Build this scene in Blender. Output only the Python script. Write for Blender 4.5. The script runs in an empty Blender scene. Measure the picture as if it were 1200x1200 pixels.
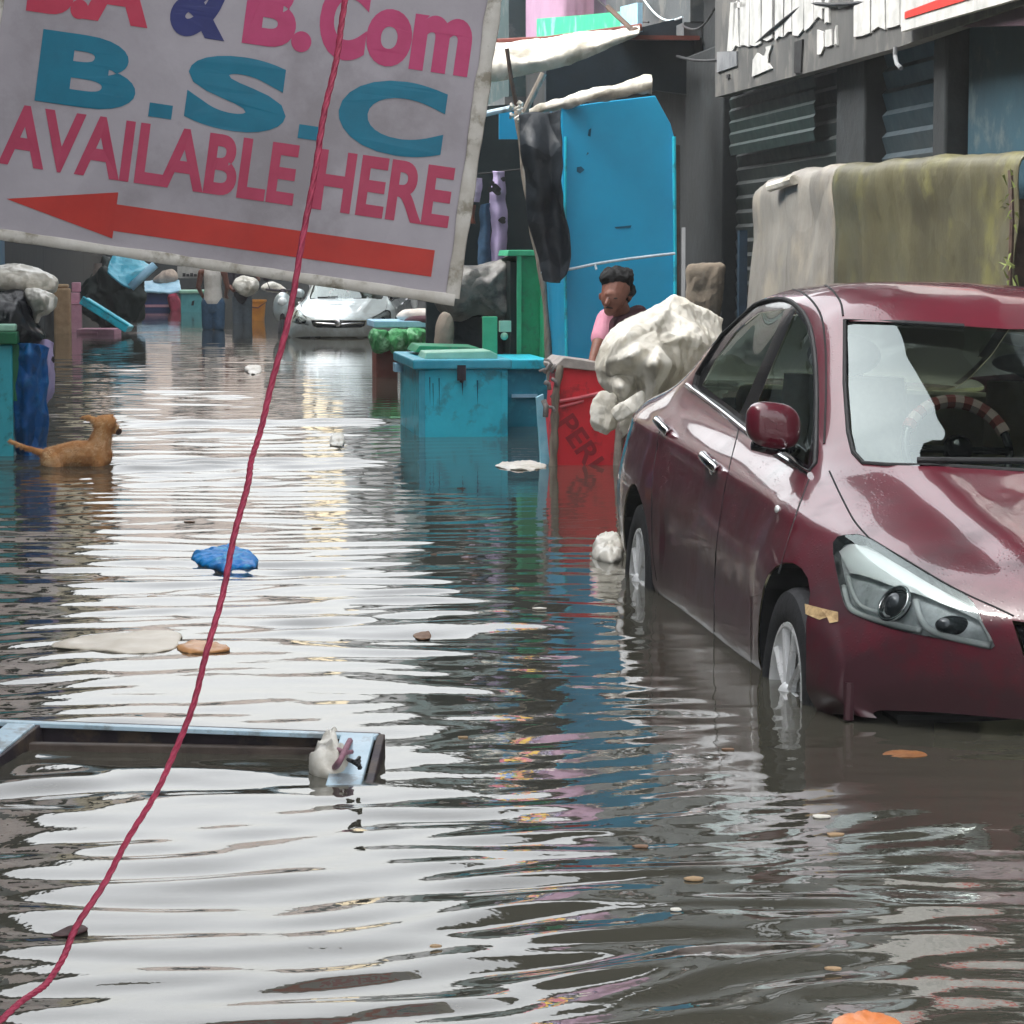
import bpy, bmesh, math, random
import numpy as np
from mathutils import Vector, Matrix, noise
from mathutils.bvhtree import BVHTree

random.seed(7)
rng = np.random.default_rng(7)
sc = bpy.context.scene
COL = sc.collection
R = math.radians

# ------------------------------------------------------------------ camera
F, HC, HY = 3200.0, 1.24, 303.0
TH = math.atan((600 - HY) / F)
cam_d = bpy.data.cameras.new('camera')
cam = bpy.data.objects.new('camera', cam_d)
COL.objects.link(cam)
cam.location = (0, 0, HC)
cam.rotation_euler = (math.pi / 2 - TH, 0, 0)
cam_d.sensor_width = 36
cam_d.lens = 36 * F / 1200
cam_d.clip_end = 2000
cam_d.clip_start = 0.05
sc.camera = cam
O = Vector((0, 0, HC))
FW = Vector((0, math.cos(TH), -math.sin(TH)))
UP = Vector((0, math.sin(TH), math.cos(TH)))


def ray(x, y):
    return FW + Vector((1, 0, 0)) * ((x - 600) / F) - UP * ((y - 600) / F)


def at(x, y, Y):
    """point seen at photo pixel x, y at the distance Y in front of the camera"""
    d = ray(x, y)
    return O + d * (Y / d.y)


def onw(x, y, z=0.0):
    """point on the water (or height z)"""
    d = ray(x, y)
    return O + d * ((z - HC) / d.z)


_d = ray(200, HY)
SU = Vector((_d.x, _d.y, 0)).normalized()       # along the street
SN = Vector((SU.y, -SU.x, 0))                    # to the right of the street
SANG = math.atan2(SU.y, SU.x) - math.pi / 2


def S(s, t, z=0.0):
    return SU * s + SN * t + Vector((0, 0, z))


def ont(x, y, t):
    """point seen at x, y on the plane parallel to the street, t to the right"""
    d = ray(x, y)
    return O + d * (t / d.dot(SN))


# ------------------------------------------------------------------ objects
WL = {}


def wl(o):
    return WL.get(o.name, Vector((0, 0, 0)))


def tag(o, label=None, cat=None, group=None, kind=None):
    if label: o['label'] = label
    if cat: o['category'] = cat
    if group: o['group'] = group
    if kind: o['kind'] = kind
    return o


def thing(name, label, cat, loc, group=None):
    o = bpy.data.objects.new(name, None)
    o.empty_display_size = 0.1
    COL.objects.link(o)
    o.location = loc
    WL[o.name] = Vector(loc)
    return tag(o, label, cat, group)


class M:
    """collects geometry in world coordinates and links it as one mesh object"""

    def __init__(s):
        s.v, s.f, s.mi = [], [], []
        s.cur = 0

    def add(s, vs, fs):
        n = len(s.v)
        s.v += [Vector(v) for v in vs]
        s.f += [tuple(n + i for i in f) for f in fs]
        s.mi += [s.cur] * len(fs)
        return s

    def box(s, c, size, ax=None):
        """ax: three axis vectors"""
        c = Vector(c)
        X, Y, Z = ax or (Vector((1, 0, 0)), Vector((0, 1, 0)), Vector((0, 0, 1)))
        hx, hy, hz = (k / 2 for k in size)
        vs = [c + X * (a * hx) + Y * (b * hy) + Z * (d * hz) for a in (-1, 1) for b in (-1, 1) for d in (-1, 1)]
        s.add(vs, [(0, 1, 3, 2), (4, 6, 7, 5), (0, 4, 5, 1), (2, 3, 7, 6), (0, 2, 6, 4), (1, 5, 7, 3)])
        return s

    def sbox(s, s0, s1, t0, t1, z0, z1):
        """box in street coordinates"""
        return s.box(S((s0 + s1) / 2, (t0 + t1) / 2, (z0 + z1) / 2), (abs(t1 - t0), abs(s1 - s0), abs(z1 - z0)), (SN, SU, Vector((0, 0, 1))))

    def tube(s, pts, r, n=10, caps=True, r1=None):
        pts = [Vector(p) for p in pts]
        m = len(pts)
        rings = []
        prev = None
        for i, p in enumerate(pts):
            d = (pts[min(i + 1, m - 1)] - pts[max(i - 1, 0)])
            d = d.normalized() if d.length > 1e-9 else Vector((0, 0, 1))
            if prev is None:
                a = Vector((0, 0, 1)) if abs(d.z) < .9 else Vector((1, 0, 0))
                u = d.cross(a).normalized()
            else:
                u = (prev - d * prev.dot(d))
                u = u.normalized() if u.length > 1e-6 else d.orthogonal().normalized()
            prev = u
            w = d.cross(u)
            rr = r[i] if isinstance(r, (list, tuple)) else (r if r1 is None else r + (r1 - r) * i / max(m - 1, 1))
            rings.append([p + (u * math.cos(2 * math.pi * k / n) + w * math.sin(2 * math.pi * k / n)) * rr for k in range(n)])
        vs = [q for rg in rings for q in rg]
        fs = []
        for i in range(m - 1):
            for k in range(n):
                fs.append((i * n + k, i * n + (k + 1) % n, (i + 1) * n + (k + 1) % n, (i + 1) * n + k))
        if caps:
            fs.append(tuple(range(n))[::-1])
            fs.append(tuple((m - 1) * n + k for k in range(n)))
        return s.add(vs, fs)

    def prism(s, poly, thick):
        """poly: 3D planar polygon, extruded by the vector thick"""
        poly = [Vector(p) for p in poly]
        n = len(poly)
        thick = Vector(thick)
        nrm = Vector((0, 0, 0))
        for i in range(n):
            nrm += (poly[i] - poly[0]).cross(poly[(i + 1) % n] - poly[0])
        if nrm.dot(thick) > 0:
            poly = poly[::-1]
        vs = poly + [p + thick for p in poly]
        fs = [tuple(range(n)), tuple(range(2 * n - 1, n - 1, -1))]
        fs += [(i, i + n, (i + 1) % n + n, (i + 1) % n) for i in range(n)]
        return s.add(vs, fs)

    def grid(s, G, closed_u=False):
        nu, nv = len(G), len(G[0])
        vs = [p for row in G for p in row]
        fs = []
        for i in range(nu - (0 if closed_u else 1)):
            for j in range(nv - 1):
                fs.append((i * nv + j, ((i + 1) % nu) * nv + j, ((i + 1) % nu) * nv + j + 1, i * nv + j + 1))
        return s.add(vs, fs)

    def sphere(s, c, rad, n=12, ax=None):
        c = Vector(c)
        X, Y, Z = ax or (Vector((1, 0, 0)), Vector((0, 1, 0)), Vector((0, 0, 1)))
        rx, ry, rz = rad if isinstance(rad, (tuple, list)) else (rad,) * 3
        G = []
        for i in range(n * 2):
            a = math.pi * i / n
            G.append([c + X * (rx * math.cos(a) * math.sin(math.pi * j / n)) + Y * (ry * math.sin(a) * math.sin(math.pi * j / n)) + Z * (-rz * math.cos(math.pi * j / n)) for j in range(n + 1)])
        return s.grid(G, True)

    def build(s, name, mats, parent=None, smooth=False, bevel=0, solid=0, segs=2, label=None, weld=True):
        me = bpy.data.meshes.new(name)
        o = bpy.data.objects.new(name, me)
        COL.objects.link(o)
        org = wl(parent) if parent else None
        if org is None:
            xs = np.array([tuple(v) for v in s.v])
            lo, hi = xs.min(0), xs.max(0)
            org = Vector(((lo[0] + hi[0]) / 2, (lo[1] + hi[1]) / 2, lo[2]))
            o.location = org
        WL[o.name] = Vector(org)
        me.from_pydata([tuple(v - org) for v in s.v], [], s.f)
        if not isinstance(mats, (list, tuple)):
            mats = [mats]
        for m in mats:
            me.materials.append(m)
        if len(mats) > 1:
            me.polygons.foreach_set('material_index', s.mi)
        bm = bmesh.new()
        bm.from_mesh(me)
        if weld:
            bmesh.ops.remove_doubles(bm, verts=bm.verts, dist=1e-5)
        if solid == 0:
            bmesh.ops.recalc_face_normals(bm, faces=bm.faces)
        bm.to_mesh(me)
        bm.free()
        if smooth:
            me.polygons.foreach_set('use_smooth', [True] * len(me.polygons))
            if smooth == 'auto':
                me.set_sharp_from_angle(angle=R(38))
        if bevel:
            b = o.modifiers.new('bevel', 'BEVEL')
            b.width = bevel
            b.segments = segs
            b.limit_method = 'ANGLE'
            b.angle_limit = R(40)
        if solid:
            b = o.modifiers.new('solid', 'SOLIDIFY')
            b.thickness = solid
            b.offset = 0
        if parent:
            o.parent = parent
        if label:
            o['label'] = label
        return o


def frac(p, seed=0, sc_=4.0):
    return noise.noise(Vector(p) * sc_ + Vector((seed * 7.3, seed * 3.1, -seed * 5.7)))


def crease(p, seed=0, sc_=4.0):
    d, _ = noise.voronoi(Vector(p) * sc_ + Vector((seed * 7.3, seed * 3.1, -seed * 5.7)))
    return (d[1] - d[0])


def cr(P, n, closed=False):
    """Catmull-Rom through the points of P (array m x 3) sampled at n"""
    P = np.array([tuple(p) for p in P], float)
    m = len(P)
    out = []
    for i in range(n):
        u = i * (m if closed else (m - 1)) / (n if closed else (n - 1))
        k = min(int(u), m - 1 if closed else m - 2)
        f = u - k
        g = (lambda q: P[q % m]) if closed else (lambda q: P[max(0, min(m - 1, q))])
        a, b, c, d = g(k - 1), g(k), g(k + 1), g(k + 2)
        out.append(.5 * ((2 * b) + (-a + c) * f + (2 * a - 5 * b + 4 * c - d) * f * f + (-a + 3 * b - 3 * c + d) * f ** 3))
    return np.array(out)


def cloth(ctrl, nu, nv, amp=.02, seed=1, scl=5.0, crumple_=0.0, flat=0, along=None):
    """sheet through a grid of control points, with folds"""
    if flat:                                 # flat facets between sharp folds, only slightly rounded
        C = np.array([[tuple(p) for p in r] for r in ctrl], float)
        ui, vi = np.linspace(0, C.shape[0] - 1, nu), np.linspace(0, C.shape[1] - 1, nv)
        A = np.stack([np.stack([np.interp(vi, np.arange(C.shape[1]), C[r, :, k]) for k in range(3)], -1) for r in range(C.shape[0])])
        G = np.stack([np.stack([np.interp(ui, np.arange(C.shape[0]), A[:, c, k]) for k in range(3)], -1) for c in range(nv)], 1)
        for _ in range(flat):
            G[1:-1] = (G[:-2] + 2 * G[1:-1] + G[2:]) / 4
            G[:, 1:-1] = (G[:, :-2] + 2 * G[:, 1:-1] + G[:, 2:]) / 4
    else:
        rows = [cr(r, nv) for r in ctrl]
        A = np.array(rows)
        G = np.stack([cr(A[:, j], nu) for j in range(nv)], 1)
    du = np.gradient(G, axis=0)
    dv = np.gradient(G, axis=1)
    N = np.cross(du, dv)
    N /= np.linalg.norm(N, axis=2, keepdims=True) + 1e-9
    out = []
    for i in range(nu):
        row = []
        for j in range(nv):
            p = Vector(G[i, j])
            pc = p if along is None else p - along * (p.dot(along) * .68)
            d = amp * frac(p, seed, scl) + crumple_ * crumple(pc, seed, scl * .8)
            row.append(p + Vector(N[i, j]) * d)
        out.append(row)
    return out


def crumple(p, seed, scl):
    """sharp ridges between hollow facets, as in crushed plastic"""
    q = Vector((p[0], p[1], p[2] * .7))
    return (.3 - crease(q, seed, scl)) + .45 * (.3 - crease(q, seed + 9, scl * 2.2)) + .2 * (.3 - crease(q, seed + 5, scl * 4.7))


def puff(outline, Y, depth, seed=1, amp=.02, scl=8.0, n=110, m=30, fold=None, flat=.8):
    """a stuffed shape: outline in photo pixels at distance Y, real depth front to back, creased surface"""
    pts = [at(x, y, Y) for x, y in outline]
    c = sum(pts, Vector()) / len(pts)
    P = cr(pts, n, closed=True)
    G = []
    for k in range(n):
        e = Vector(P[k]) - c
        col = []
        for j in range(2 * m + 1):
            ph = math.pi * j / (2 * m)
            r = math.sin(ph) ** flat if ph > 0 else 0
            p = c + e * r + Vector((0, -depth * math.cos(ph), 0))
            d = amp * frac(p, seed, scl) * .8 + (fold if fold is not None else amp) * .8 * crumple(p, seed + 3, scl * .8)
            nrm = (e.normalized() * math.sin(ph) + Vector((0, -math.cos(ph), 0)))
            col.append(p + nrm * d * (0.35 + .65 * math.sin(ph) if False else 1))
        G.append(col)
    g = M()
    g.grid(G, True)
    return g


def bake(o):
    """apply all modifiers of o"""
    dg = bpy.context.evaluated_depsgraph_get()
    dg.update()
    me = bpy.data.meshes.new_from_object(o.evaluated_get(dg))
    old = o.data
    o.modifiers.clear()
    o.data = me
    me.name = old.name
    return o


def body(name, caps, mat, parent=None, vox=.012, smooth=4, org=None):
    """one continuous surface round a set of tapered limbs: (p0, r0, p1, r1)"""
    g = M()
    for p0, r0, p1, r1 in caps:
        p0, p1 = Vector(p0), Vector(p1)
        d = (p1 - p0)
        L = d.length
        n = max(4, int(L / max(min(r0, r1) * .5, .004)))
        n = min(n, 24)
        pts, rr = [], []
        dn = d.normalized() if L > 1e-6 else Vector((0, 0, 1))
        for k in range(4):
            a = math.pi / 2 * (1 - k / 4)
            pts.append(p0 - dn * (r0 * math.sin(a)))
            rr.append(max(r0 * math.cos(a), r0 * .02))
        for k in range(n + 1):
            pts.append(p0 + d * (k / n))
            rr.append(r0 + (r1 - r0) * k / n)
        for k in range(1, 5):
            a = math.pi / 2 * k / 4
            pts.append(p1 + dn * (r1 * math.sin(a)))
            rr.append(max(r1 * math.cos(a), r1 * .02))
        g.tube(pts, rr, 12)
    o = g.build(name, mat, parent, weld=False)
    r = o.modifiers.new('remesh', 'REMESH')
    r.mode = 'VOXEL'
    r.voxel_size = vox
    r.use_smooth_shade = True
    s = o.modifiers.new('smooth', 'SMOOTH')
    s.iterations = smooth
    s.factor = .5
    bake(o)
    o.data.materials.clear()
    o.data.materials.append(mat)
    o.data.polygons.foreach_set('use_smooth', [True] * len(o.data.polygons))
    return o


# ------------------------------------------------------------------ materials
MATS = {}


def pm(name, c1, c2=None, scale=6.0, rough=.6, bump=0.0, bscale=None, metal=0.0, coat=0.0, spec=.5, detail=6, lo=.4, hi=.65,
       c3=None, scale3=2.0, stretch=None, rvar=.15, sheen=0, trans=0, ior=1.45, alpha=1, sss=0, crump=None):
    m = bpy.data.materials.new(name)
    m.use_nodes = True
    nt = m.node_tree
    b = nt.nodes['Principled BSDF']
    L = nt.links
    tc = nt.nodes.new('ShaderNodeTexCoord')
    vec = tc.outputs['Object']
    if stretch:
        mp = nt.nodes.new('ShaderNodeMapping')
        mp.inputs['Scale'].default_value = stretch
        L.new(vec, mp.inputs['Vector'])
        vec = mp.outputs['Vector']

    def nz(s, det=detail):
        t = nt.nodes.new('ShaderNodeTexNoise')
        t.inputs['Scale'].default_value = s
        t.inputs['Detail'].default_value = det
        t.inputs['Roughness'].default_value = .65
        L.new(vec, t.inputs['Vector'])
        return t.outputs['Fac']

    def ramp(src, a, z):
        r = nt.nodes.new('ShaderNodeMapRange')
        r.inputs['From Min'].default_value = a
        r.inputs['From Max'].default_value = z
        L.new(src, r.inputs['Value'])
        return r.outputs['Result']

    def mix(fac, A, B):
        x = nt.nodes.new('ShaderNodeMix')
        x.data_type = 'RGBA'
        L.new(fac, x.inputs['Factor'])
        for k, q in (('A', A), ('B', B)):
            s = [i for i in x.inputs if i.name == k and i.type == 'RGBA'][0]
            if hasattr(q, 'links'):
                L.new(q, s)
            else:
                s.default_value = (*q, 1)
        return [q for q in x.outputs if q.type == 'RGBA'][0]

    base = None
    if c2:
        f = nz(scale)
        base = mix(ramp(f, lo, hi), c1, c2)
        if c3:
            base = mix(ramp(nz(scale3, 8), .52, .62), base, c3)
        L.new(base, b.inputs['Base Color'])
    else:
        b.inputs['Base Color'].default_value = (*c1, 1)
    if rvar and rough > .05:
        rr = nt.nodes.new('ShaderNodeMapRange')
        rr.inputs['To Min'].default_value = max(rough - rvar, .03)
        rr.inputs['To Max'].default_value = min(rough + rvar, 1)
        L.new(nz(scale * 1.7), rr.inputs['Value'])
        L.new(rr.outputs['Result'], b.inputs['Roughness'])
    else:
        b.inputs['Roughness'].default_value = rough
    b.inputs['Metallic'].default_value = metal
    b.inputs['Coat Weight'].default_value = coat
    b.inputs['Coat Roughness'].default_value = .04
    b.inputs['Specular IOR Level'].default_value = spec
    b.inputs['Transmission Weight'].default_value = trans
    b.inputs['IOR'].default_value = ior
    if sss:
        b.inputs['Subsurface Weight'].default_value = sss
        b.inputs['Subsurface Radius'].default_value = (.02, .01, .006)
    if bump:
        bp = nt.nodes.new('ShaderNodeBump')
        bp.inputs['Strength'].default_value = 1
        bp.inputs['Distance'].default_value = bump
        L.new(nz(bscale or scale * 3), bp.inputs['Height'])
        L.new(bp.outputs['Normal'], b.inputs['Normal'])
    if crump:                                # creases of crushed sheet: ridges between irregular facets at three sizes
        wn = nt.nodes.new('ShaderNodeTexNoise')
        wn.inputs['Scale'].default_value = crump[0] * .7
        wn.inputs['Detail'].default_value = 2
        L.new(vec, wn.inputs['Vector'])
        mxv = nt.nodes.new('ShaderNodeVectorMath')
        mxv.operation = 'MULTIPLY_ADD'
        mxv.inputs[1].default_value = (.5 / crump[0],) * 3
        L.new(wn.outputs['Color'], mxv.inputs[0])
        L.new(vec, mxv.inputs[2])
        ge = nt.nodes.new('ShaderNodeNewGeometry')
        acc = b.inputs['Normal'].links[0].from_socket if b.inputs['Normal'].links else ge.outputs['Normal']
        for k_, wgt in ((1, 1.0), (2.1, .55), (4.6, .3)):
            vt = nt.nodes.new('ShaderNodeTexVoronoi')
            vt.feature = 'F1'
            vt.inputs['Scale'].default_value = crump[0] * k_
            L.new(mxv.outputs[0], vt.inputs['Vector'])
            sb_ = nt.nodes.new('ShaderNodeVectorMath')
            sb_.operation = 'SUBTRACT'
            L.new(vt.outputs['Color'], sb_.inputs[0])
            sb_.inputs[1].default_value = (.5, .5, .5)
            ml = nt.nodes.new('ShaderNodeVectorMath')
            ml.operation = 'MULTIPLY_ADD'
            L.new(sb_.outputs[0], ml.inputs[0])
            ml.inputs[1].default_value = (crump[1] * wgt,) * 3
            L.new(acc, ml.inputs[2])
            acc = ml.outputs[0]
        nn = nt.nodes.new('ShaderNodeVectorMath')
        nn.operation = 'NORMALIZE'
        L.new(acc, nn.inputs[0])
        L.new(nn.outputs[0], b.inputs['Normal'])
    MATS[name] = m
    return m


def X(h):
    """display colour to linear"""
    v = [int(h[i:i + 2], 16) / 255 for i in (0, 2, 4)]
    return tuple(((c + .055) / 1.055) ** 2.4 if c > .04045 else c / 12.92 for c in v)


white_tarp = pm('white_tarp', X('d8d4ca'), X('c2bdb0'), 5, .42, .004, 14, c3=X('a8a294'), scale3=3, crump=(7, .35))
white_plastic = pm('white_plastic', X('e6e3da'), X('d6d1c4'), 6, .34, .002, 20, c3=X('c8c2b4'), scale3=3, crump=(5.5, .62))
grey_tarp = pm('grey_tarp', X('8d8a85'), X('6f6d6b'), 4, .5, .004, 14, c3=X('58585a'), scale3=5, crump=(4, .5))
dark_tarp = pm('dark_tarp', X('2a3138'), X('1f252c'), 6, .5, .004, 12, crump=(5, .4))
moss_tarp = pm('moss_tarp', X('57543e'), X('454232'), 2.2, .5, .004, 9, c3=X('66643f'), scale3=1.6, crump=(1.8, .16))
teal = pm('teal_paint', X('36d2ea'), X('2bc2dc'), 4, .4, .001, 30, c3=X('35a2b8'), scale3=6)
blue_panel_m = pm('blue_painted_steel', X('11a4d4'), X('0f9aca'), 3, .4, .0015, 4, lo=.3, hi=.7)
red_p = pm('red_paint', X('e2303e'), X('d22a36'), 3, .4, .001, 20, c3=X('a02b33'), scale3=5)
dark_red_ink = pm('dark_red_ink', X('8c1f2c'), X('a0232f'), 12, .6)
green_p = pm('green_paint', X('1f9a6c'), X('178a5c'), 5, .45, .001, 20, c3=X('2c7a5a'), scale3=8)
dgreen = pm('dark_green_paint', X('0a211f'), X('071918'), 5, .5)
mint = pm('mint_paint', X('a9d8c3'), X('8cc4ab'), 5, .5)
wood = pm('weathered_wood', X('8d8478'), X('6a6058'), 8, .8, .004, 20, stretch=(4, 4, .6))
darkwood = pm('dark_wood', X('5c4a40'), X('3d322d'), 8, .75, .004, 20)
brown_p = pm('brown_paint', X('7a3d33'), X('673228'), 5, .55)
conc = pm('dark_concrete', X('474d50'), X('363c40'), 1.2, .85, .006, 12, c3=X('5a5d5c'), scale3=3)
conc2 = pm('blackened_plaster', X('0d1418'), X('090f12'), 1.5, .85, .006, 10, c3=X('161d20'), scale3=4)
greywall = pm('grey_plaster', X('787a7c'), X('63666a'), 1.0, .85, .004, 12, c3=X('55585c'), scale3=2)
pinkwall = pm('pink_plaster', X('957890'), X('876b83'), 2, .8, .003)
palewall = pm('pale_plaster', X('d9cdc6'), X('cbbcb4'), .6, .85, .003, c3=X('b7a79f'), scale3=1.5)
cream = pm('cream_plaster', X('cfc2a6'), X('bfb090'), .7, .85, .003, c3=X('9d8f78'), scale3=1.5)
bluewall = pm('blue_plaster', X('173d4b'), X('12303c'), 1.2, .8, .003, c3=X('3f4c50'), scale3=2.5)
tealwall = pm('teal_plaster', X('1f3a3c'), X('193033'), 1.2, .8, .003, c3=X('464f50'), scale3=2.5)
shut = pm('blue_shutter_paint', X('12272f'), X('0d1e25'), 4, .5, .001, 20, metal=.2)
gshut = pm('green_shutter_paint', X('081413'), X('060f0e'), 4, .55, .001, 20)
black = pm('black_rubber', X('17181a'), X('202124'), 9, .6)
blackgloss = pm('black_gloss_plastic', X('121316'), None, 9, .2, coat=.5)
winglass = pm('dark_window_glass', X('1d2a2e'), None, 3, .05, spec=.6)
signgrey = pm('grey_signboard', X('4e4e4d'), X('414242'), 3, .7, .002, 12, c3=X('5e5d5a'), scale3=5, stretch=(1, 1, .5))
sign_white = pm('worn_white_paint', X('b4b4b2'), X('979896'), 7, .6, .001, 20)
sign_face = pm('white_flex_sheet', X('a9a3aa'), X('9c969d'), 2.5, .5, .004, 2.2, c3=X('918b90'), scale3=2.0, crump=(2.2, .05))
sign_edge = pm('sign_edge_sheet', X('cdc9c2'), X('b3ada3'), 8, .6, .002, 20, c3=X('8a8375'), scale3=10)
ink_pink = pm('pink_ink', X('bd4272'), X('b33a68'), 12, .5)
ink_crimson = pm('crimson_ink', X('bf3a55'), X('b5334e'), 12, .5)
ink_rose = pm('rose_ink', X('b23f5e'), X('a83655'), 12, .5)
ink_navy = pm('navy_ink', X('2c3370'), X('272d66'), 12, .5)
ink_teal = pm('teal_ink', X('07738f'), X('066a85'), 12, .5)
ink_red = pm('red_ink', X('bb3329'), X('aa2a23'), 4, .5)
lilac = pm('lilac_cloth', X('bcaed2'), X('ac9dc6'), 9, .85)
brown_sack_m = pm('brown_sacking', X('85796a'), X('71665a'), 14, .9, .003, 60)
skin = pm('brown_skin', X('85594a'), X('754b3e'), 14, .5, .001, 80, sss=.1)
skin2 = pm('light_brown_skin', X('a8725c'), X('98654f'), 14, .5, sss=.1)
hair_m = pm('black_hair', X('0a0a0c'), X('101115'), 40, .75, .006, 60)
pinkshirt = pm('pink_cotton', X('e29fb4'), X('d88fa6'), 14, .85, .002, 60)
vest_m = pm('dark_maroon_cotton', X('4a2a33'), X('3b222a'), 14, .9, .002, 60)
whitecot = pm('white_cotton', X('dcd6cf'), X('ccc5bd'), 14, .9, .002, 60)
denim = pm('blue_denim', X('40607e'), X('35526e'), 20, .9, .002, 80)
darkcot = pm('dark_cotton', X('38323a'), X('2b272e'), 16, .9, .002, 60)
fur = pm('tan_dog_fur', X('e6ae72'), X('b87a42'), 6, .85, .004, 70, c3=X('ecc79c'), scale3=5)
fur_dark = pm('dark_muzzle_fur', X('3a2a24'), X('4a352b'), 20, .8)
tan_m = pm('tan_cardboard', X('b49775'), X('9d8160'), 8, .8, .003)
pink_m = pm('pink_paint', X('d9a3b6'), X('c88fa4'), 6, .6)
crimson_cloth = pm('crimson_cloth', X('a83a55'), X('8e2f47'), 9, .8)
blue_tarp = pm('blue_tarpaulin', X('1760a8'), X('124d8c'), 7, .4, .004, 14, c3=X('2b78b8'), scale3=7, crump=(6, .6))
cyan_tarp = pm('cyan_tarpaulin', X('5ab8d0'), X('3ba0bc'), 7, .4, .004, 14, crump=(3, .7))
paleblue = pm('pale_blue_sheet', X('a5cfe6'), X('8abcd8'), 6, .5, .003)
navy_p = pm('navy_paint', X('2c4585'), X('263b74'), 5, .5)
orange_p = pm('orange_plastic', X('e0952f'), X('cf8325'), 6, .45)
orange_leaf = pm('orange_plastic_bag', X('ef9a62'), X('e0824a'), 7, .3, .004, 16, crump=(12, .3))
blue_bag_m = pm('blue_plastic_bag', X('0a92e6'), X('0878cc'), 9, .5, .004, 30, c3=X('4bb2e4'), scale3=14, crump=(14, .7))
gbundle = pm('green_bundle_cloth', X('4aa060'), X('2f7f4a'), 9, .7, .004, 20, c3=X('8cc79a'), scale3=8, crump=(6, .5))
rope_m = pm('red_nylon_rope', X('ad3a56'), X('8c2a44'), 40, .55, .002, 120)
white_rope = pm('white_nylon_rope', X('c3d6de'), X('a9bfc9'), 30, .6)
ironwhite = pm('pale_blue_enamel', X('c4dbe8'), X('aac8d8'), 8, .4, .001, 30, c3=X('8f9aa0'), scale3=9)
irondark = pm('dark_iron', X('3a3038'), X('2b262c'), 9, .6, .002, 30, c3=X('574a40'), scale3=6)
chrome = pm('chrome', X('d8d8da'), None, 5, .12, metal=1)
alloy = pm('silver_alloy', X('e6e8ea'), X('d5d8da'), 9, .3, metal=.15)
tyre_m = pm('tyre_rubber', X('222327'), X('2b2c30'), 20, .75, .003, 40)
seat_m = pm('tan_upholstery', X('cfc7a4'), X('bdb491'), 10, .8, .002)
dash_m = pm('dark_dashboard', X('20272a'), X('181e20'), 8, .7)
lens_grey = pm('headlight_reflector', X('d2d8da'), X('a4abad'), 14, .3, metal=.1)
lens_dark = pm('headlight_housing', X('3a4044'), X('2b3034'), 14, .25, metal=.4)
lens_white = pm('headlight_chrome_trim', X('f0f4f4'), None, 5, .2, metal=.1)


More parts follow.
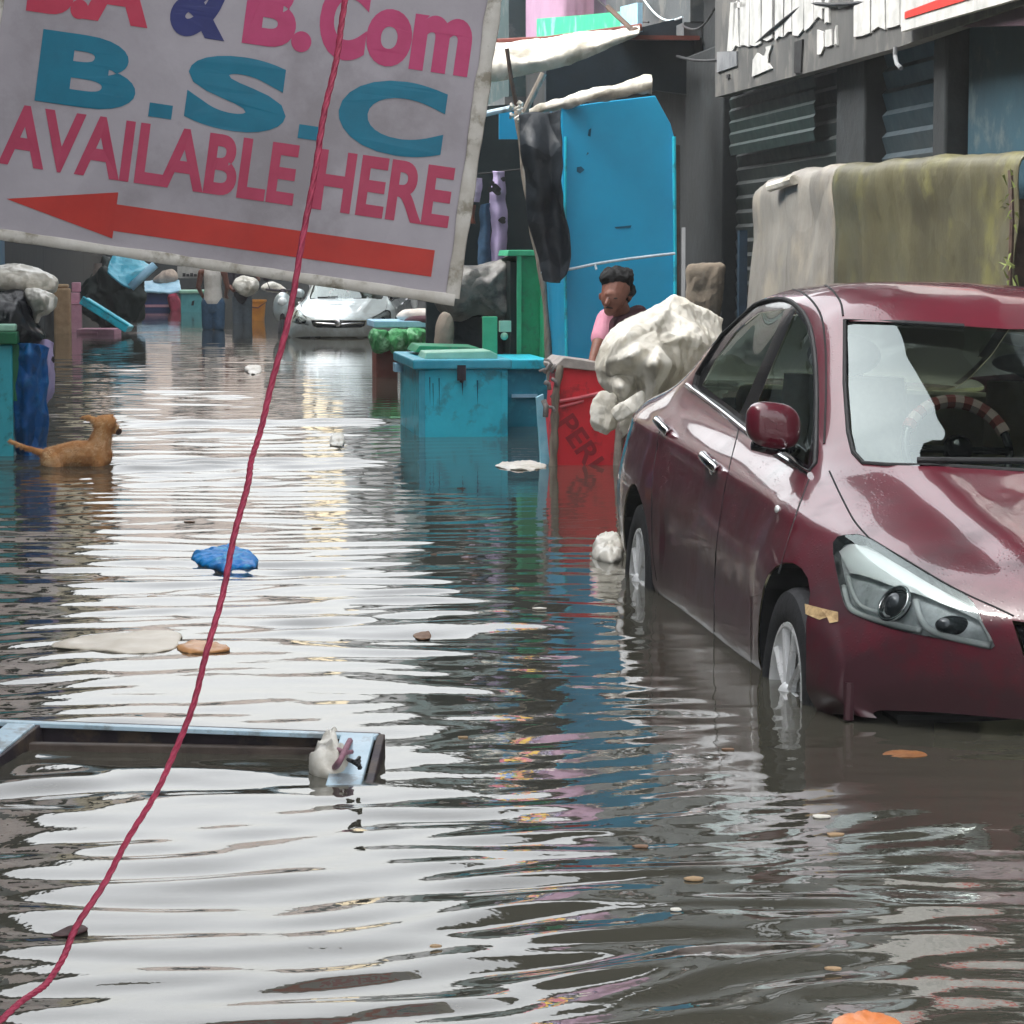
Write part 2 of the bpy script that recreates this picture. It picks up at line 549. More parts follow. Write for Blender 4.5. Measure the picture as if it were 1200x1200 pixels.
def paint(name, c1, c2, dirt, metal=.25, rough=.32):
    """metallic car paint with a film of dried mud in patches"""
    m = pm(name, c1, c2, 3, rough, 0, None, metal, 1.0, rvar=.08)
    nt = m.node_tree
    b = nt.nodes['Principled BSDF']
    L = nt.links
    src = b.inputs['Base Color'].links[0].from_socket
    tc = nt.nodes.new('ShaderNodeTexCoord')
    n1 = nt.nodes.new('ShaderNodeTexNoise')
    n1.inputs['Scale'].default_value = 5.5
    n1.inputs['Detail'].default_value = 9
    n1.inputs['Roughness'].default_value = .72
    L.new(tc.outputs['Object'], n1.inputs['Vector'])
    sx = nt.nodes.new('ShaderNodeSeparateXYZ')
    L.new(tc.outputs['Object'], sx.inputs[0])
    hz = nt.nodes.new('ShaderNodeMapRange')          # mud left by the water up to the door handles
    hz.inputs['From Min'].default_value = .98
    hz.inputs['From Max'].default_value = .38
    hz.inputs['To Min'].default_value = 0
    hz.inputs['To Max'].default_value = .40
    L.new(sx.outputs['Z'], hz.inputs['Value'])
    ad = nt.nodes.new('ShaderNodeMath')
    ad.operation = 'ADD'
    L.new(n1.outputs['Fac'], ad.inputs[0])
    L.new(hz.outputs['Result'], ad.inputs[1])
    mr = nt.nodes.new('ShaderNodeMapRange')
    mr.inputs['From Min'].default_value = .60
    mr.inputs['From Max'].default_value = .86
    mr.inputs['To Max'].default_value = .75
    L.new(ad.outputs[0], mr.inputs['Value'])
    mx = nt.nodes.new('ShaderNodeMix')
    mx.data_type = 'RGBA'
    L.new(mr.outputs['Result'], mx.inputs['Factor'])
    a, bb = [i for i in mx.inputs if i.type == 'RGBA']
    L.new(src, a)
    bb.default_value = (*dirt, 1)
    L.new([q for q in mx.outputs if q.type == 'RGBA'][0], b.inputs['Base Color'])
    cw = nt.nodes.new('ShaderNodeMapRange')
    cw.inputs['To Min'].default_value = 1
    cw.inputs['To Max'].default_value = .06
    L.new(mr.outputs['Result'], cw.inputs['Value'])
    L.new(cw.outputs['Result'], b.inputs['Coat Weight'])
    # rain drops
    v = nt.nodes.new('ShaderNodeTexVoronoi')
    v.inputs['Scale'].default_value = 75
    L.new(tc.outputs['Object'], v.inputs['Vector'])
    dr = nt.nodes.new('ShaderNodeMapRange')
    dr.inputs['From Min'].default_value = .12
    dr.inputs['From Max'].default_value = .32
    dr.inputs['To Min'].default_value = 1
    dr.inputs['To Max'].default_value = 0
    L.new(v.outputs['Distance'], dr.inputs['Value'])
    n2 = nt.nodes.new('ShaderNodeTexNoise')
    n2.inputs['Scale'].default_value = 4
    L.new(tc.outputs['Object'], n2.inputs['Vector'])
    m3 = nt.nodes.new('ShaderNodeMapRange')
    m3.inputs['From Min'].default_value = .45
    m3.inputs['From Max'].default_value = .6
    L.new(n2.outputs['Fac'], m3.inputs['Value'])
    ml = nt.nodes.new('ShaderNodeMath')
    ml.operation = 'MULTIPLY'
    L.new(dr.outputs['Result'], ml.inputs[0])
    L.new(m3.outputs['Result'], ml.inputs[1])
    bp = nt.nodes.new('ShaderNodeBump')
    bp.inputs['Distance'].default_value = .0005
    bp.inputs['Strength'].default_value = .7
    L.new(ml.outputs[0], bp.inputs['Height'])
    L.new(bp.outputs['Normal'], b.inputs['Normal'])
    L.new(bp.outputs['Normal'], b.inputs['Coat Normal'])
    return m


maroon = paint('maroon_car_paint', X('621829'), X('541523'), X('382b30'), .0)
silver = paint('silver_car_paint', X('c9d4d6'), X('bcc8ca'), X('9a9a95'), .5)


def glass_mat(name, tint, rough=.0, ior=1.75):
    m = bpy.data.materials.new(name)
    m.use_nodes = True
    nt = m.node_tree
    nt.nodes.remove(nt.nodes['Principled BSDF'])
    out = nt.nodes['Material Output']
    tr = nt.nodes.new('ShaderNodeBsdfTransparent')
    tr.inputs['Color'].default_value = (*tint, 1)
    gl = nt.nodes.new('ShaderNodeBsdfGlossy')
    gl.inputs['Roughness'].default_value = .02 + rough
    gl.inputs['Color'].default_value = (.88, .99, .97, 1)
    fr = nt.nodes.new('ShaderNodeFresnel')
    fr.inputs['IOR'].default_value = ior
    mx = nt.nodes.new('ShaderNodeMixShader')
    nt.links.new(fr.outputs[0], mx.inputs[0])
    nt.links.new(tr.outputs[0], mx.inputs[1])
    nt.links.new(gl.outputs[0], mx.inputs[2])
    nt.links.new(mx.outputs[0], out.inputs['Surface'])
    return m


ws_glass = glass_mat('windscreen_glass', (.84, .92, .88), ior=2.6)
side_glass = glass_mat('tinted_side_glass', (.72, .84, .78), ior=1.9)
lamp_glass = glass_mat('clear_lamp_cover', (.92, .94, .94))

# water: murky, nearly opaque flood water
wm = bpy.data.materials.new('flood_water')
wm.use_nodes = True
b_ = wm.node_tree.nodes['Principled BSDF']
b_.inputs['Base Color'].default_value = (.068, .065, .050, 1)
b_.inputs['Roughness'].default_value = .02
b_.inputs['IOR'].default_value = 1.62
_tc = wm.node_tree.nodes.new('ShaderNodeTexCoord')
_n = wm.node_tree.nodes.new('ShaderNodeTexNoise')
_n.inputs['Scale'].default_value = 14
_n.inputs['Detail'].default_value = 3
_bp = wm.node_tree.nodes.new('ShaderNodeBump')
_bp.inputs['Distance'].default_value = .0006
wm.node_tree.links.new(_tc.outputs['Object'], _n.inputs['Vector'])
wm.node_tree.links.new(_n.outputs['Fac'], _bp.inputs['Height'])
wm.node_tree.links.new(_bp.outputs['Normal'], b_.inputs['Normal'])
road_m = pm('wet_asphalt', (.05, .05, .05), (.035, .035, .035), 2, .7, .004)

# ------------------------------------------------------------------ light
w = bpy.data.worlds.new('World')
sc.world = w
w.use_nodes = True
nt = w.node_tree
bg = nt.nodes['Background']
sky = nt.nodes.new('ShaderNodeTexSky')
sky.sky_type = 'NISHITA'
sky.sun_disc = False
SUN_EL, SUN_AZ = R(52), R(-96)
sky.sun_elevation = SUN_EL
sky.sun_rotation = SUN_AZ
sky.air_density = 1.6
sky.dust_density = 5.0
hs = nt.nodes.new('ShaderNodeHueSaturation')
hs.inputs['Saturation'].default_value = .16
nt.links.new(sky.outputs[0], hs.inputs['Color'])
nt.links.new(hs.outputs[0], bg.inputs['Color'])
bg.inputs['Strength'].default_value = .15
sd = bpy.data.lights.new('sun', 'SUN')
sd.energy = 1.5
sd.angle = R(25)
sd.color = (1, .97, .92)
so = bpy.data.objects.new('sun', sd)
COL.objects.link(so)
dv = Vector((math.sin(SUN_AZ) * math.cos(SUN_EL), math.cos(SUN_AZ) * math.cos(SUN_EL), math.sin(SUN_EL)))
so.rotation_euler = dv.to_track_quat('Z', 'Y').to_euler()
so.location = (0, 0, 30)
sc.view_settings.view_transform = 'Standard'
sc.view_settings.look = 'None'
sc.view_settings.exposure = 1.95
sc.view_settings.gamma = 1
sc.cycles.max_bounces = 8
sc.cycles.use_denoising = True

# ------------------------------------------------------------------ thin haze box, added to lift the blacks
hz = bpy.data.materials.new('added_haze')
hz.use_nodes = True
hz.node_tree.nodes.remove(hz.node_tree.nodes['Principled BSDF'])
pv = hz.node_tree.nodes.new('ShaderNodeVolumePrincipled')
pv.inputs['Color'].default_value = (.93, .96, .97, 1)
pv.inputs['Density'].default_value = .0013
hz.node_tree.links.new(pv.outputs[0], hz.node_tree.nodes['Material Output'].inputs['Volume'])
g = M(); g.box((-4, 46, 4.6), (60, 116, 12))
tag(g.build('haze', hz), kind='stuff')

# ------------------------------------------------------------------ ground and water
g = M()
g.add([(-300, -300, -.36), (300, -300, -.36), (300, 300, -.36), (-300, 300, -.36)], [(0, 1, 2, 3)])
tag(g.build('ground', road_m), kind='structure')


def water():
    ss = [3.2]
    while ss[-1] < 92:
        s = ss[-1]
        st = min(.0038 * s, .03) if s < 26 else .03 + (s - 26) * .004
        if abs(s - 16.6) < .7 or abs(s - 20.8) < .6:
            st = .022
        ss.append(s + st)
    ss = np.array(ss)
    tt = np.arange(-2.3, 4.9, .026)
    s, t = np.meshgrid(ss, tt, indexing='ij')
    z = np.zeros_like(s)
    # slow warping so that the crests are not straight
    ws = s + .12 * np.sin(.9 * t + .5 * s) + .07 * np.sin(2.3 * t - 1.1 * s + 1) + .04 * np.sin(4.1 * t + 2.7 * s)
    wt = t + .2 * np.sin(.8 * s + .6 * t) + .1 * np.sin(2.1 * s - 1.3 * t + 2)
    for k in range(80):
        lam = .10 * (.8 / .10) ** rng.random()
        a = rng.normal(0, .27)
        kk = 2 * math.pi / lam
        slope = .0138 * (1.3 if .13 < lam < .38 else (.45 if lam > .6 else .75))
        # short waves die out where the grid is coarse
        fade = np.clip((lam / np.maximum(.0045 * s * 2, .06) - .6), 0, 1)
        nr = 1 + (.55 if lam < .26 else -.5) * np.clip((9.0 - s) / 3.5, 0, 1)
        z += (slope / kk) * np.sin(kk * (ws * math.cos(a) + wt * math.sin(a)) + rng.random() * 6.28) * fade * nr
    # patches of calmer and livelier water
    calm = .62 + .30 * np.sin(.55 * s + .8 * t + 1.2) * np.sin(.31 * s - 1.7 * t) + .25 * np.sin(1.3 * s + 2.1 * t)
    calm = np.clip(calm, .28, 1.1)
    near = 1 + .15 * np.clip((9.5 - s) / 4, 0, 1)
    far = np.clip(1.25 - s / 48, .35, 1)
    side = np.clip(1.08 - .85 * (t - .6), .16 + .16 * np.clip((8.5 - s) / 2, 0, 1), 1.1)            # quieter water beside the car and under the right-hand houses
    z *= calm * near * far * side
    # two long low wakes running across the lane
    for s0, amp, sg, t0, t1, tilt in ((16.3, .019, .09, -2.3, 1.45, .03), (16.55, .023, .09, -2.3, 1.5, .035), (16.85, .018, .09, -2.3, 1.3, .03), (20.6, .021, .10, -.5, 1.95, -.02), (20.95, .021, .10, -.4, 1.9, -.02), (19.2, .012, .08, -.6, 1.6, .05)):
        m = np.clip((t - t0) / .4 + .5, 0, 1) * np.clip((t1 - t) / .5, 0, 1)
        d = s - s0 - tilt * (t) - .05 * np.sin(3.1 * t + s0) - .025 * np.sin(7.7 * t)
        z += amp * m * (1 + .35 * np.sin(4.3 * t + 1) * np.sin(9.1 * t)) * np.exp(-(d / sg) ** 2)
    ns, n_t = s.shape
    P = s[..., None] * np.array(SU) + t[..., None] * np.array(SN)
    P[..., 2] = z
    me = bpy.data.meshes.new('water')
    nv = ns * n_t
    me.vertices.add(nv)
    me.vertices.foreach_set('co', P.reshape(-1).astype(np.float32))
    idx = np.arange(nv).reshape(ns, n_t)
    q = np.stack([idx[:-1, :-1], idx[:-1, 1:], idx[1:, 1:], idx[1:, :-1]], -1).reshape(-1, 4)
    me.loops.add(q.size)
    me.loops.foreach_set('vertex_index', q.reshape(-1).astype(np.int32))
    me.polygons.add(len(q))
    me.polygons.foreach_set('loop_start', (np.arange(len(q)) * 4).astype(np.int32))
    me.polygons.foreach_set('loop_total', np.full(len(q), 4, np.int32))
    me.update(calc_edges=True)
    me.polygons.foreach_set('use_smooth', [True] * len(q))
    me.materials.append(wm)
    o = bpy.data.objects.new('water', me)
    COL.objects.link(o)
    tag(o, kind='structure')
    if Vector(me.polygons[0].normal).z < 0:
        me.flip_normals()


water()


# ------------------------------------------------------------------ buildings
def slats(g, s0, s1, t, z0, z1, n, depth=.02):
    """corrugated shutter facing the street from the right (normal -SN)"""
    rows = []
    for k in range(n + 1):
        z = z0 + (z1 - z0) * k / n
        rows.append([S(s0, t, z), S(s1, t, z)])
        if k < n:
            zz = z0 + (z1 - z0) * (k + .75) / n
            rows.append([S(s0, t - depth, zz), S(s1, t - depth, zz)])
    g.grid(rows)
    return g


def window(parent, s0, s1, tf, z0, z1, side, fm, panes=2, sill=True):
    """window in a wall whose face is at tf; side +1: wall on the right of the street"""
    o = M()
    d = -side
    w_ = .07
    for a, b_, c, e in ((s0, s1, z0, z0 + w_), (s0, s1, z1 - w_, z1), (s0, s0 + w_, z0 + w_, z1 - w_), (s1 - w_, s1, z0 + w_, z1 - w_)):
        o.sbox(a, b_, tf - .02, tf + d * .05, c, e)
    for k in range(1, panes):
        sm = s0 + (s1 - s0) * k / panes
        o.sbox(sm - .025, sm + .025, tf - .01, tf + d * .042, z0 + w_, z1 - w_)
    f = o.build('window', fm, parent)
    o = M()
    o.sbox(s0 + w_ * .8, s1 - w_ * .8, tf - .01, tf + d * .02, z0 + w_ * .8, z1 - w_ * .8)
    o.build('pane', winglass, f)
    if sill:
        o = M()
        o.sbox(s0 - .08, s1 + .08, tf + d * .001, tf + d * .16, z0 - .08, z0 - .004)
        o.build('sill', conc, f)


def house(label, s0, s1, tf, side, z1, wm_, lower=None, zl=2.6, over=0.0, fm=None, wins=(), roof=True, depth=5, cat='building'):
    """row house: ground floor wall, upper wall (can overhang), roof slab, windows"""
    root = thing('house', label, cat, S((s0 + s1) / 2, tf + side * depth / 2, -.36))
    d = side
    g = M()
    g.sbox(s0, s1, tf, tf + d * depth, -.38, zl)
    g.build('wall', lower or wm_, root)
    g = M()
    g.sbox(s0 + .003, s1 - .003, tf - d * over, tf + d * depth, zl + .003, z1)
    g.build('upper_wall', wm_, root)
    if over:
        g = M()
        g.sbox(s0 + .01, s1 - .01, tf - d * (over + .05), tf - d * .003, zl - .12, zl - .002)
        g.build('floor_slab', conc, root)
    if roof:
        g = M()
        g.sbox(s0 - .004, s1 + .004, tf - d * (over + .22), tf + d * (depth + .1), z1 + .002, z1 + .16)
        g.build('roof', conc, root)
    for a, b_, c, e in wins:
        window(root, a, b_, tf - d * over, c, e, side, fm or conc2)
    return root


# right-hand side
T1 = 4.3
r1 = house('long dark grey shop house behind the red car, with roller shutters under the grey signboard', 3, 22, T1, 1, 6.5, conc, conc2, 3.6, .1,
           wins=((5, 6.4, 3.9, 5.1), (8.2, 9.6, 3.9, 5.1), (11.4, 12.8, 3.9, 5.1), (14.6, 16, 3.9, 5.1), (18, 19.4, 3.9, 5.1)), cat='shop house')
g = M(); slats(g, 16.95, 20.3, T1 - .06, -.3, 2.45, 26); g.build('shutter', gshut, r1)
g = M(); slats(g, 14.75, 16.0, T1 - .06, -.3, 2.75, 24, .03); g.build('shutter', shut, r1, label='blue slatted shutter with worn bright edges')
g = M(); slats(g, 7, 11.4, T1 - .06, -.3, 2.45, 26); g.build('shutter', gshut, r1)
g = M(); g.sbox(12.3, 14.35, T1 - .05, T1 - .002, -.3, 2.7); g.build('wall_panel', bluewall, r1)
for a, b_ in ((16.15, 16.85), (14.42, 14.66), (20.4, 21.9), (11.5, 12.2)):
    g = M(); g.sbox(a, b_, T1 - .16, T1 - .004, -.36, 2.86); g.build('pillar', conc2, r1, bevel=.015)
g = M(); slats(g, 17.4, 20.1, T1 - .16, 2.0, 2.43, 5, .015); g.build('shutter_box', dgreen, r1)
g = M()
for k in range(4):
    a = 4 + k * 4.4
    pts = [S(a + q * .44, T1 - .30 - .02 * math.sin(q), 2.86 - .16 * math.sin(math.pi * q / 10) - .02 * (k % 2)) for q in range(11)]
    g.tube(pts, .012, 6)
g.build('service_cable', black, r1)

g = M(); g.sbox(3, 21.9, T1 - 1.5, T1 - .33, 6.36, 6.50); g.build('added_eaves', conc2, r1)  # added overhang out of view, gives the dark edge reflected in the windscreen
r2 = house('blackened narrow house between the grey shop house and the pink balcony house', 22.05, 26.4, T1, 1, 6.2, conc, conc2, 3.15, .1, wins=((23.3, 24.8, 4.0, 5.2),))
g = M(); g.sbox(23.0, 24.2, T1 - .04, T1 - .002, -.3, 2.2); g.build('door', darkwood, r2)
g = M(); g.sbox(22.3, 22.75, T1 - .03, T1 - .002, .9, 1.5); g.build('notice_board', greywall, r2)
for k, (x0, y0, x1, y1, sag) in enumerate(((752, -4, 800, 20, 14), (690, -10, 760, 26, 10), (800, 30, 842, 2, 16))):
    pts = [ont(x0 + (x1 - x0) * q / 10, y0 + (y1 - y0) * q / 10 + sag * math.sin(math.pi * q / 10), T1 - .16) for q in range(11)]
    g = M(); g.tube(pts, .009, 6); g.build('service_cable', white_rope if k < 1 else black, r2)

r3 = house('house with a lilac pink upper floor above a green balcony front', 26.45, 33.2, T1, 1, 6.3, pinkwall, conc2, 3.5, 0, fm=lilac, wins=((30.6, 31.8, 4.9, 5.9),))
g = M(); g.prism([ont(*q, T1 - .6) for q in ((629, 22), (690, 17), (732, 13), (732, 40), (690, 42), (629, 45))], SN * .06); g.build('parapet', pm('sea_green_paint', X('2fb78a'), X('27a87c'), 4, .5, c3=X('7fd0b4'), scale3=4), r3)
g = M(); g.prism([ont(*q, T1 - .64) for q in ((575, 54), (640, 46.5), (690, 43.5), (734, 41), (734, 46), (690, 49), (640, 52), (575, 60))], SN * .6); g.build('balcony_slab', brown_p, r3)
g = M(); g.prism([ont(*q, T1 - .66) for q in ((727, 8), (747, 3), (747, 37), (727, 39))], SN * .04); g.build('side_panel', paleblue, r3)
g = M(); g.prism([ont(*q, T1 - .05) for q in ((696, -150), (727, -170), (727, 40), (696, 45))], SN * .046); g.build('door', pm('purple_grey_paint', X('4b4058'), X('3d3449'), 5, .6), r3)
# washing on the balcony, seen in the water
cl_m = [pm('yellow_cloth', X('d8b44a'), X('c9a33c'), 9, .85), pm('peach_cloth', X('d99a78'), X('cc8866'), 9, .85), pm('blue_cloth', X('6f8fc0'), X('5f7fb2'), 9, .85),
        pm('rose_cloth', X('c06a80'), X('b05a72'), 9, .85), pm('olive_cloth', X('9aa060'), X('8a9052'), 9, .85)]
cl_n = ['yellow', 'peach', 'blue', 'rose', 'olive green']
for k in range(10):
    a = 26.9 + (k % 5) * .62
    zt = 5.95 if k >= 5 else 4.95
    i = (k * 3 + (k // 5)) % 5
    G = cloth([[S(a + q * .26, T1 - .7, zt - .78 * r_ / 3) for q in range(3)] for r_ in range(4)], 16, 12, .04, k, 4, .03)
    g = M(); g.grid(G)
    tag(g.build('washing', cl_m[i], smooth=True, solid=.006), '%s cloth on the %s washing line of the lilac pink balcony' % (cl_n[i], 'upper' if k >= 5 else 'lower'), 'cloth', 'washing on the balcony')
for zt, wd in ((5.97, 'upper'), (4.97, 'lower')):
    g = M(); g.tube([S(26.6 + q * .35, T1 - .7, zt + .01 - .03 * math.sin(q * .31)) for q in range(11)], .006, 6)
    tag(g.build('washing_line', white_rope), '%s thin washing line across the lilac pink balcony' % wd, 'washing line')

r4 = house('dark teal house behind the green cupboard', 33.25, 48, T1, 1, 6.6, tealwall, conc2, 3.2, .2, wins=((35, 36.4, 4.2, 5.4), (39, 40.4, 4.2, 5.4), (43.5, 44.9, 4.2, 5.4)))
r5 = house('grey house far down the right side of the lane', 48.05, 66, T1, 1, 6.4, greywall, conc, 3.2, .2, wins=((51, 52.6, 4.2, 5.4), (58, 59.6, 4.2, 5.4)))
r6 = house('pale house farthest down the right side of the lane', 66.05, 86, T1, 1, 6.6, cream, greywall, 3.2, .2, wins=((70, 71.6, 4.2, 5.4), (78, 79.6, 4.2, 5.4)))
# left-hand side
TL = -2.0
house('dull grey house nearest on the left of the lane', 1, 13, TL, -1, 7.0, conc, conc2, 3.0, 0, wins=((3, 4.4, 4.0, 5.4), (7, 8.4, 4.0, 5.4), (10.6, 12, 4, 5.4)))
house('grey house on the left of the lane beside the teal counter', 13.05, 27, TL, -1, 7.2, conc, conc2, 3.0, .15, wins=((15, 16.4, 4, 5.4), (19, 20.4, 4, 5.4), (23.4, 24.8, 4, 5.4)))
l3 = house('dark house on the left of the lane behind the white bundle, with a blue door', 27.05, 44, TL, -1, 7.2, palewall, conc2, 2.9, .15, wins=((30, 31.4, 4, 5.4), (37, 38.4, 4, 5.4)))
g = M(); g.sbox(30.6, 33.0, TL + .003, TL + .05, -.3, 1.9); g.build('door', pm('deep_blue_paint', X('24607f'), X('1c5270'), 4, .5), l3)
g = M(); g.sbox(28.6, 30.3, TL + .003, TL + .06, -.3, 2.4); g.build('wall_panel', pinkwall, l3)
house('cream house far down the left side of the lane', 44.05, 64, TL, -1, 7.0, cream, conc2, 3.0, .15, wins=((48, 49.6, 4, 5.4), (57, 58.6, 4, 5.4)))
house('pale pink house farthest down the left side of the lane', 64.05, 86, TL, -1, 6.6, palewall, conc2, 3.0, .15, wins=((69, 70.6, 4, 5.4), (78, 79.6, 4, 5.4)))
# the house that closes the lane
ro = thing('house', 'pale pink house closing the far end of the lane', 'building', S(92, 1.2, -.36))
g = M(); g.sbox(90, 96, -9, 12, -.38, 9.4); g.build('wall', palewall, ro)
g = M(); g.sbox(89.8, 96.2, -9.2, 12.2, 9.403, 9.6); g.build('roof', conc, ro)
g = M(); g.sbox(89.85, 89.99, -8.9, 11.9, -.36, 1.75); g.build('ground_floor_front', conc2, ro)
for tz in ((-3, 2.4), (0, 2.4), (3, 2.4), (-3, 5.6), (0, 5.6), (3, 5.6)):
    g = M(); g.sbox(89.93, 90.05, tz[0], tz[0] + 1.3, tz[1], tz[1] + 1.5); wf = g.build('window', conc, ro)
    g = M(); g.sbox(89.90, 90.0, tz[0] + .1, tz[0] + 1.2, tz[1] + .1, tz[1] + 1.4); g.build('pane', winglass, wf)

# ------------------------------------------------------------------ grey signboard over the shop
TS = 4.0
THK = SN * .08


def plate(pix, t, th):
    return [ont(x, y, t) for x, y in pix]


ss_ = thing('signboard', 'long grey shop signboard with peeling white lettering above the shutters', 'signboard', ont(838, 114, TS))
g = M(); g.prism(plate([(838, 114), (838, -40), (1130, -170), (1330, -290), (1330, -36), (1200, 5), (1050, 56), (940, 87)], TS, 0), THK)
g.build('board', signgrey, ss_)
g = M()
rnd = random.Random(3)


def strips(g, x0, x1, yb0, yb1, yt0, yt1, wmin, wmax, t):
    """a row of broken white letters: tall slabs with ragged feet"""
    x = x0
    while x < x1:
        w_ = rnd.uniform(wmin, wmax)
        u0, u1 = (x - x0) / (x1 - x0), (min(x + w_, x1) - x0) / (x1 - x0)
        b0 = yb0 + (yb1 - yb0) * u0 + rnd.uniform(-5, 5)
        b1 = yb0 + (yb1 - yb0) * u1 + rnd.uniform(-5, 5)
        t0 = yt0 + (yt1 - yt0) * u0 + rnd.uniform(-7, 7)
        t1 = yt0 + (yt1 - yt0) * u1 + rnd.uniform(-7, 7)
        mid = (x + min(x + w_, x1)) / 2
        g.prism([ont(x + .3, b0, t), ont(mid, (b0 + b1) / 2 + rnd.uniform(-5, 5), t), ont(min(x + w_, x1) - .4, b1, t), ont(min(x + w_, x1) + rnd.uniform(-2.2, .5), t1, t), ont(x + rnd.uniform(-.5, 2), t0, t)], THK * .15)
        x += w_ + rnd.choice((0, .3, .6, 1.6, 2.4))


TT = TS - .013
strips(g, 858, 972, 59, 22, 2, -46, 6, 15, TT)
g.prism(plate([(852, 60), (858, 60), (862, 10), (874, 7), (874, 2), (856, 3)], TT, 0), THK * .15)
strips(g, 957, 981, 59, 51, 38, 30, 7, 9, TT)
strips(g, 1000, 1062, 45, 28, -40, -60, 12, 20, TT)
g.prism(plate([(962, 10), (980, 8), (980, 3), (962, 5)], TT, 0), THK * .15)
g.prism(plate([(982, 10), (995, 6), (995, 2), (982, 5)], TT, 0), THK * .15)
g.prism(plate([(881, 90), (904, 80), (900, 74), (897, 55), (904, 53), (901, 62), (893, 66), (887, 62), (882, 70)], TT, 0), THK * .15)
g.build('lettering', sign_white, ss_)
g = M(); g.prism(plate([(930, 86), (938, 85), (940, 46), (931, 49)], TT, 0), THK * .15); g.build('dark_patch', black, ss_)
g = M()
g.prism(plate([(851, 92), (854, 91), (854, 87), (851, 88)], TT, 0), THK * .15)
g.build('dark_patch', black, ss_)
g = M(); g.prism(plate([(840, 85), (863, 77), (863, 60), (840, 61)], TT, 0), THK * .12); g.build('patch', greywall, ss_)
bs = thing('banner', 'white banner with a red stripe fixed over the right end of the grey signboard', 'banner', ont(1057, 36, TS))
g = M(); g.prism(plate([(1056, 37), (1188, 0), (1330, -45), (1330, -300), (1060, -140)], TS - .06, 0), THK * .4); g.build('sheet', sign_white, bs)
g = M(); g.prism(plate([(1060, 22), (1135, -1), (1330, -72), (1330, -86), (1130, -12), (1060, 14)], TS - .066, 0), THK * .06); g.build('stripe', ink_red, bs)
g = M(); g.prism(plate([(1122, 32), (1200, 30), (1330, 30), (1330, -36), (1188, 6)], TS + .02, 0), THK * .5)
tag(g.build('shop_fascia', pm('dark_maroon_panel', X('4a3540'), X('402c38'), 3, .7)), 'dark maroon panel under the banner with the red stripe', 'panel')
g = M(); g.tube([ont(1049, 55, TS - .02), ont(1049, 66, TS - .02), ont(1051, 75, TS - .03), ont(1056, 80, TS - .05)], .012, 8)
tag(g.build('hook', greywall), 'pale bent hook hanging under the grey signboard', 'hook')

# tarpaulin-wrapped stall behind the car
TSV = 3.6
st = thing('covered_stall', 'street stall wrapped in a grey beige tarpaulin gone green with moss, behind the car roof', 'stall', S(14, TSV + .3, -.36))
g = M(); g.sbox(11.7, 16.6, TSV + .08, T1 - .18, -.36, 1.50); g.build('stall_body', darkwood, st)
top = [(878, 224), (900, 214), (950, 202), (1010, 198), (1070, 192), (1130, 188), (1186, 186)]
rows = []
for k in range(7):
    f_ = k / 6
    rows.append([ont(x, y, TSV) * (1 - f_) + Vector((ont(x, y, TSV).x, ont(x, y, TSV).y, -.1)) * f_ + SN * (-.05 * math.sin(f_ * 3 + x * .02)) for x, y in top])
back = [p + SN * .58 + Vector((0, 0, .02)) for p in rows[0]]
mid_ = [p + SN * .25 + Vector((0, 0, .015)) for p in rows[0]]
G = cloth([back, mid_] + rows, 60, 90, .02, 4, 2.2, .018)
Gm = G
grey_beige = pm('grey_beige_tarpaulin', X('827e77'), X('706c66'), 3, .5, .004, 9, c3=X('8f887c'), scale3=1.6, crump=(1.8, .16))
g = M(); g.grid([r_[:int(90 * .46)] for r_ in G])
e = []
for k in range(9):
    base = ([back, mid_] + rows)[k][0]
    e.append([base, base + SN * (.0 if k < 2 else .2) + SU * .05, base + SN * (.0 if k < 2 else .5) + SU * .05])
G2 = cloth(e[2:], 40, 16, .02, 5, 3, .03)
g.grid(G2)
g.build('tarpaulin', grey_beige, st, smooth=True, solid=.006)
g = M(); g.grid([r_[int(90 * .46) - 1:] for r_ in Gm])
g.build('tarpaulin', moss_tarp, st, smooth=True, solid=.008, label='mossy olive green right half of the tarpaulin')
g = M(); g.tube([ont(903 + q * 4, 219 - q * 1.2, TSV - .05) for q in range(8)], .03, 8); g.build('rolled_hem', white_tarp, st)
g = M()
for k in range(28):
    x = rnd.uniform(1172, 1190); y = rnd.uniform(196, 338)
    p = ont(x, y, TSV - .06)
    q = p + Vector((rnd.uniform(-.03, .03), rnd.uniform(-.02, .02), rnd.uniform(-.06, .05)))
    g.add([p, p + Vector((.012, 0, .005)), q], [(0, 1, 2)])
tag(g.build('creeper', pm('creeper_leaf', X('7f8a4a'), X('6a7540'), 8, .7)), 'thin green creeper on the right end of the wrapped stall', 'plant')
g = M(); g.tube([ont(1184, 200, TSV - .04), ont(1186, 260, TSV - .04), ont(1183, 335, TSV - .04)], .012, 6)
tag(g.build('post', darkwood), 'thin dark post at the right end of the wrapped stall', 'post')
# ------------------------------------------------------------------ the red car (built in its own space: x forward, y left, z up)
CARM = Matrix.Translation((1.62, 7.87, -.35)) @ Matrix.Rotation(-1.472, 4, 'Z') @ Matrix.Rotation(.002, 4, 'Y') @ Matrix.Rotation(-.04, 4, 'X')
CINV = CARM.inverted()
CO = CINV @ O


def cray(x, y):
    return (CINV.to_3x3() @ ray(x, y)).normalized()


def cpix(p):
    q = CARM @ Vector(p) - O
    z = q.dot(FW)
    return 600 + F * q.x / z, 600 - F * q.dot(UP) / z


def cplane(x, y, ax, val):
    d = cray(x, y)
    return CO + d * ((val - CO[ax]) / d[ax])


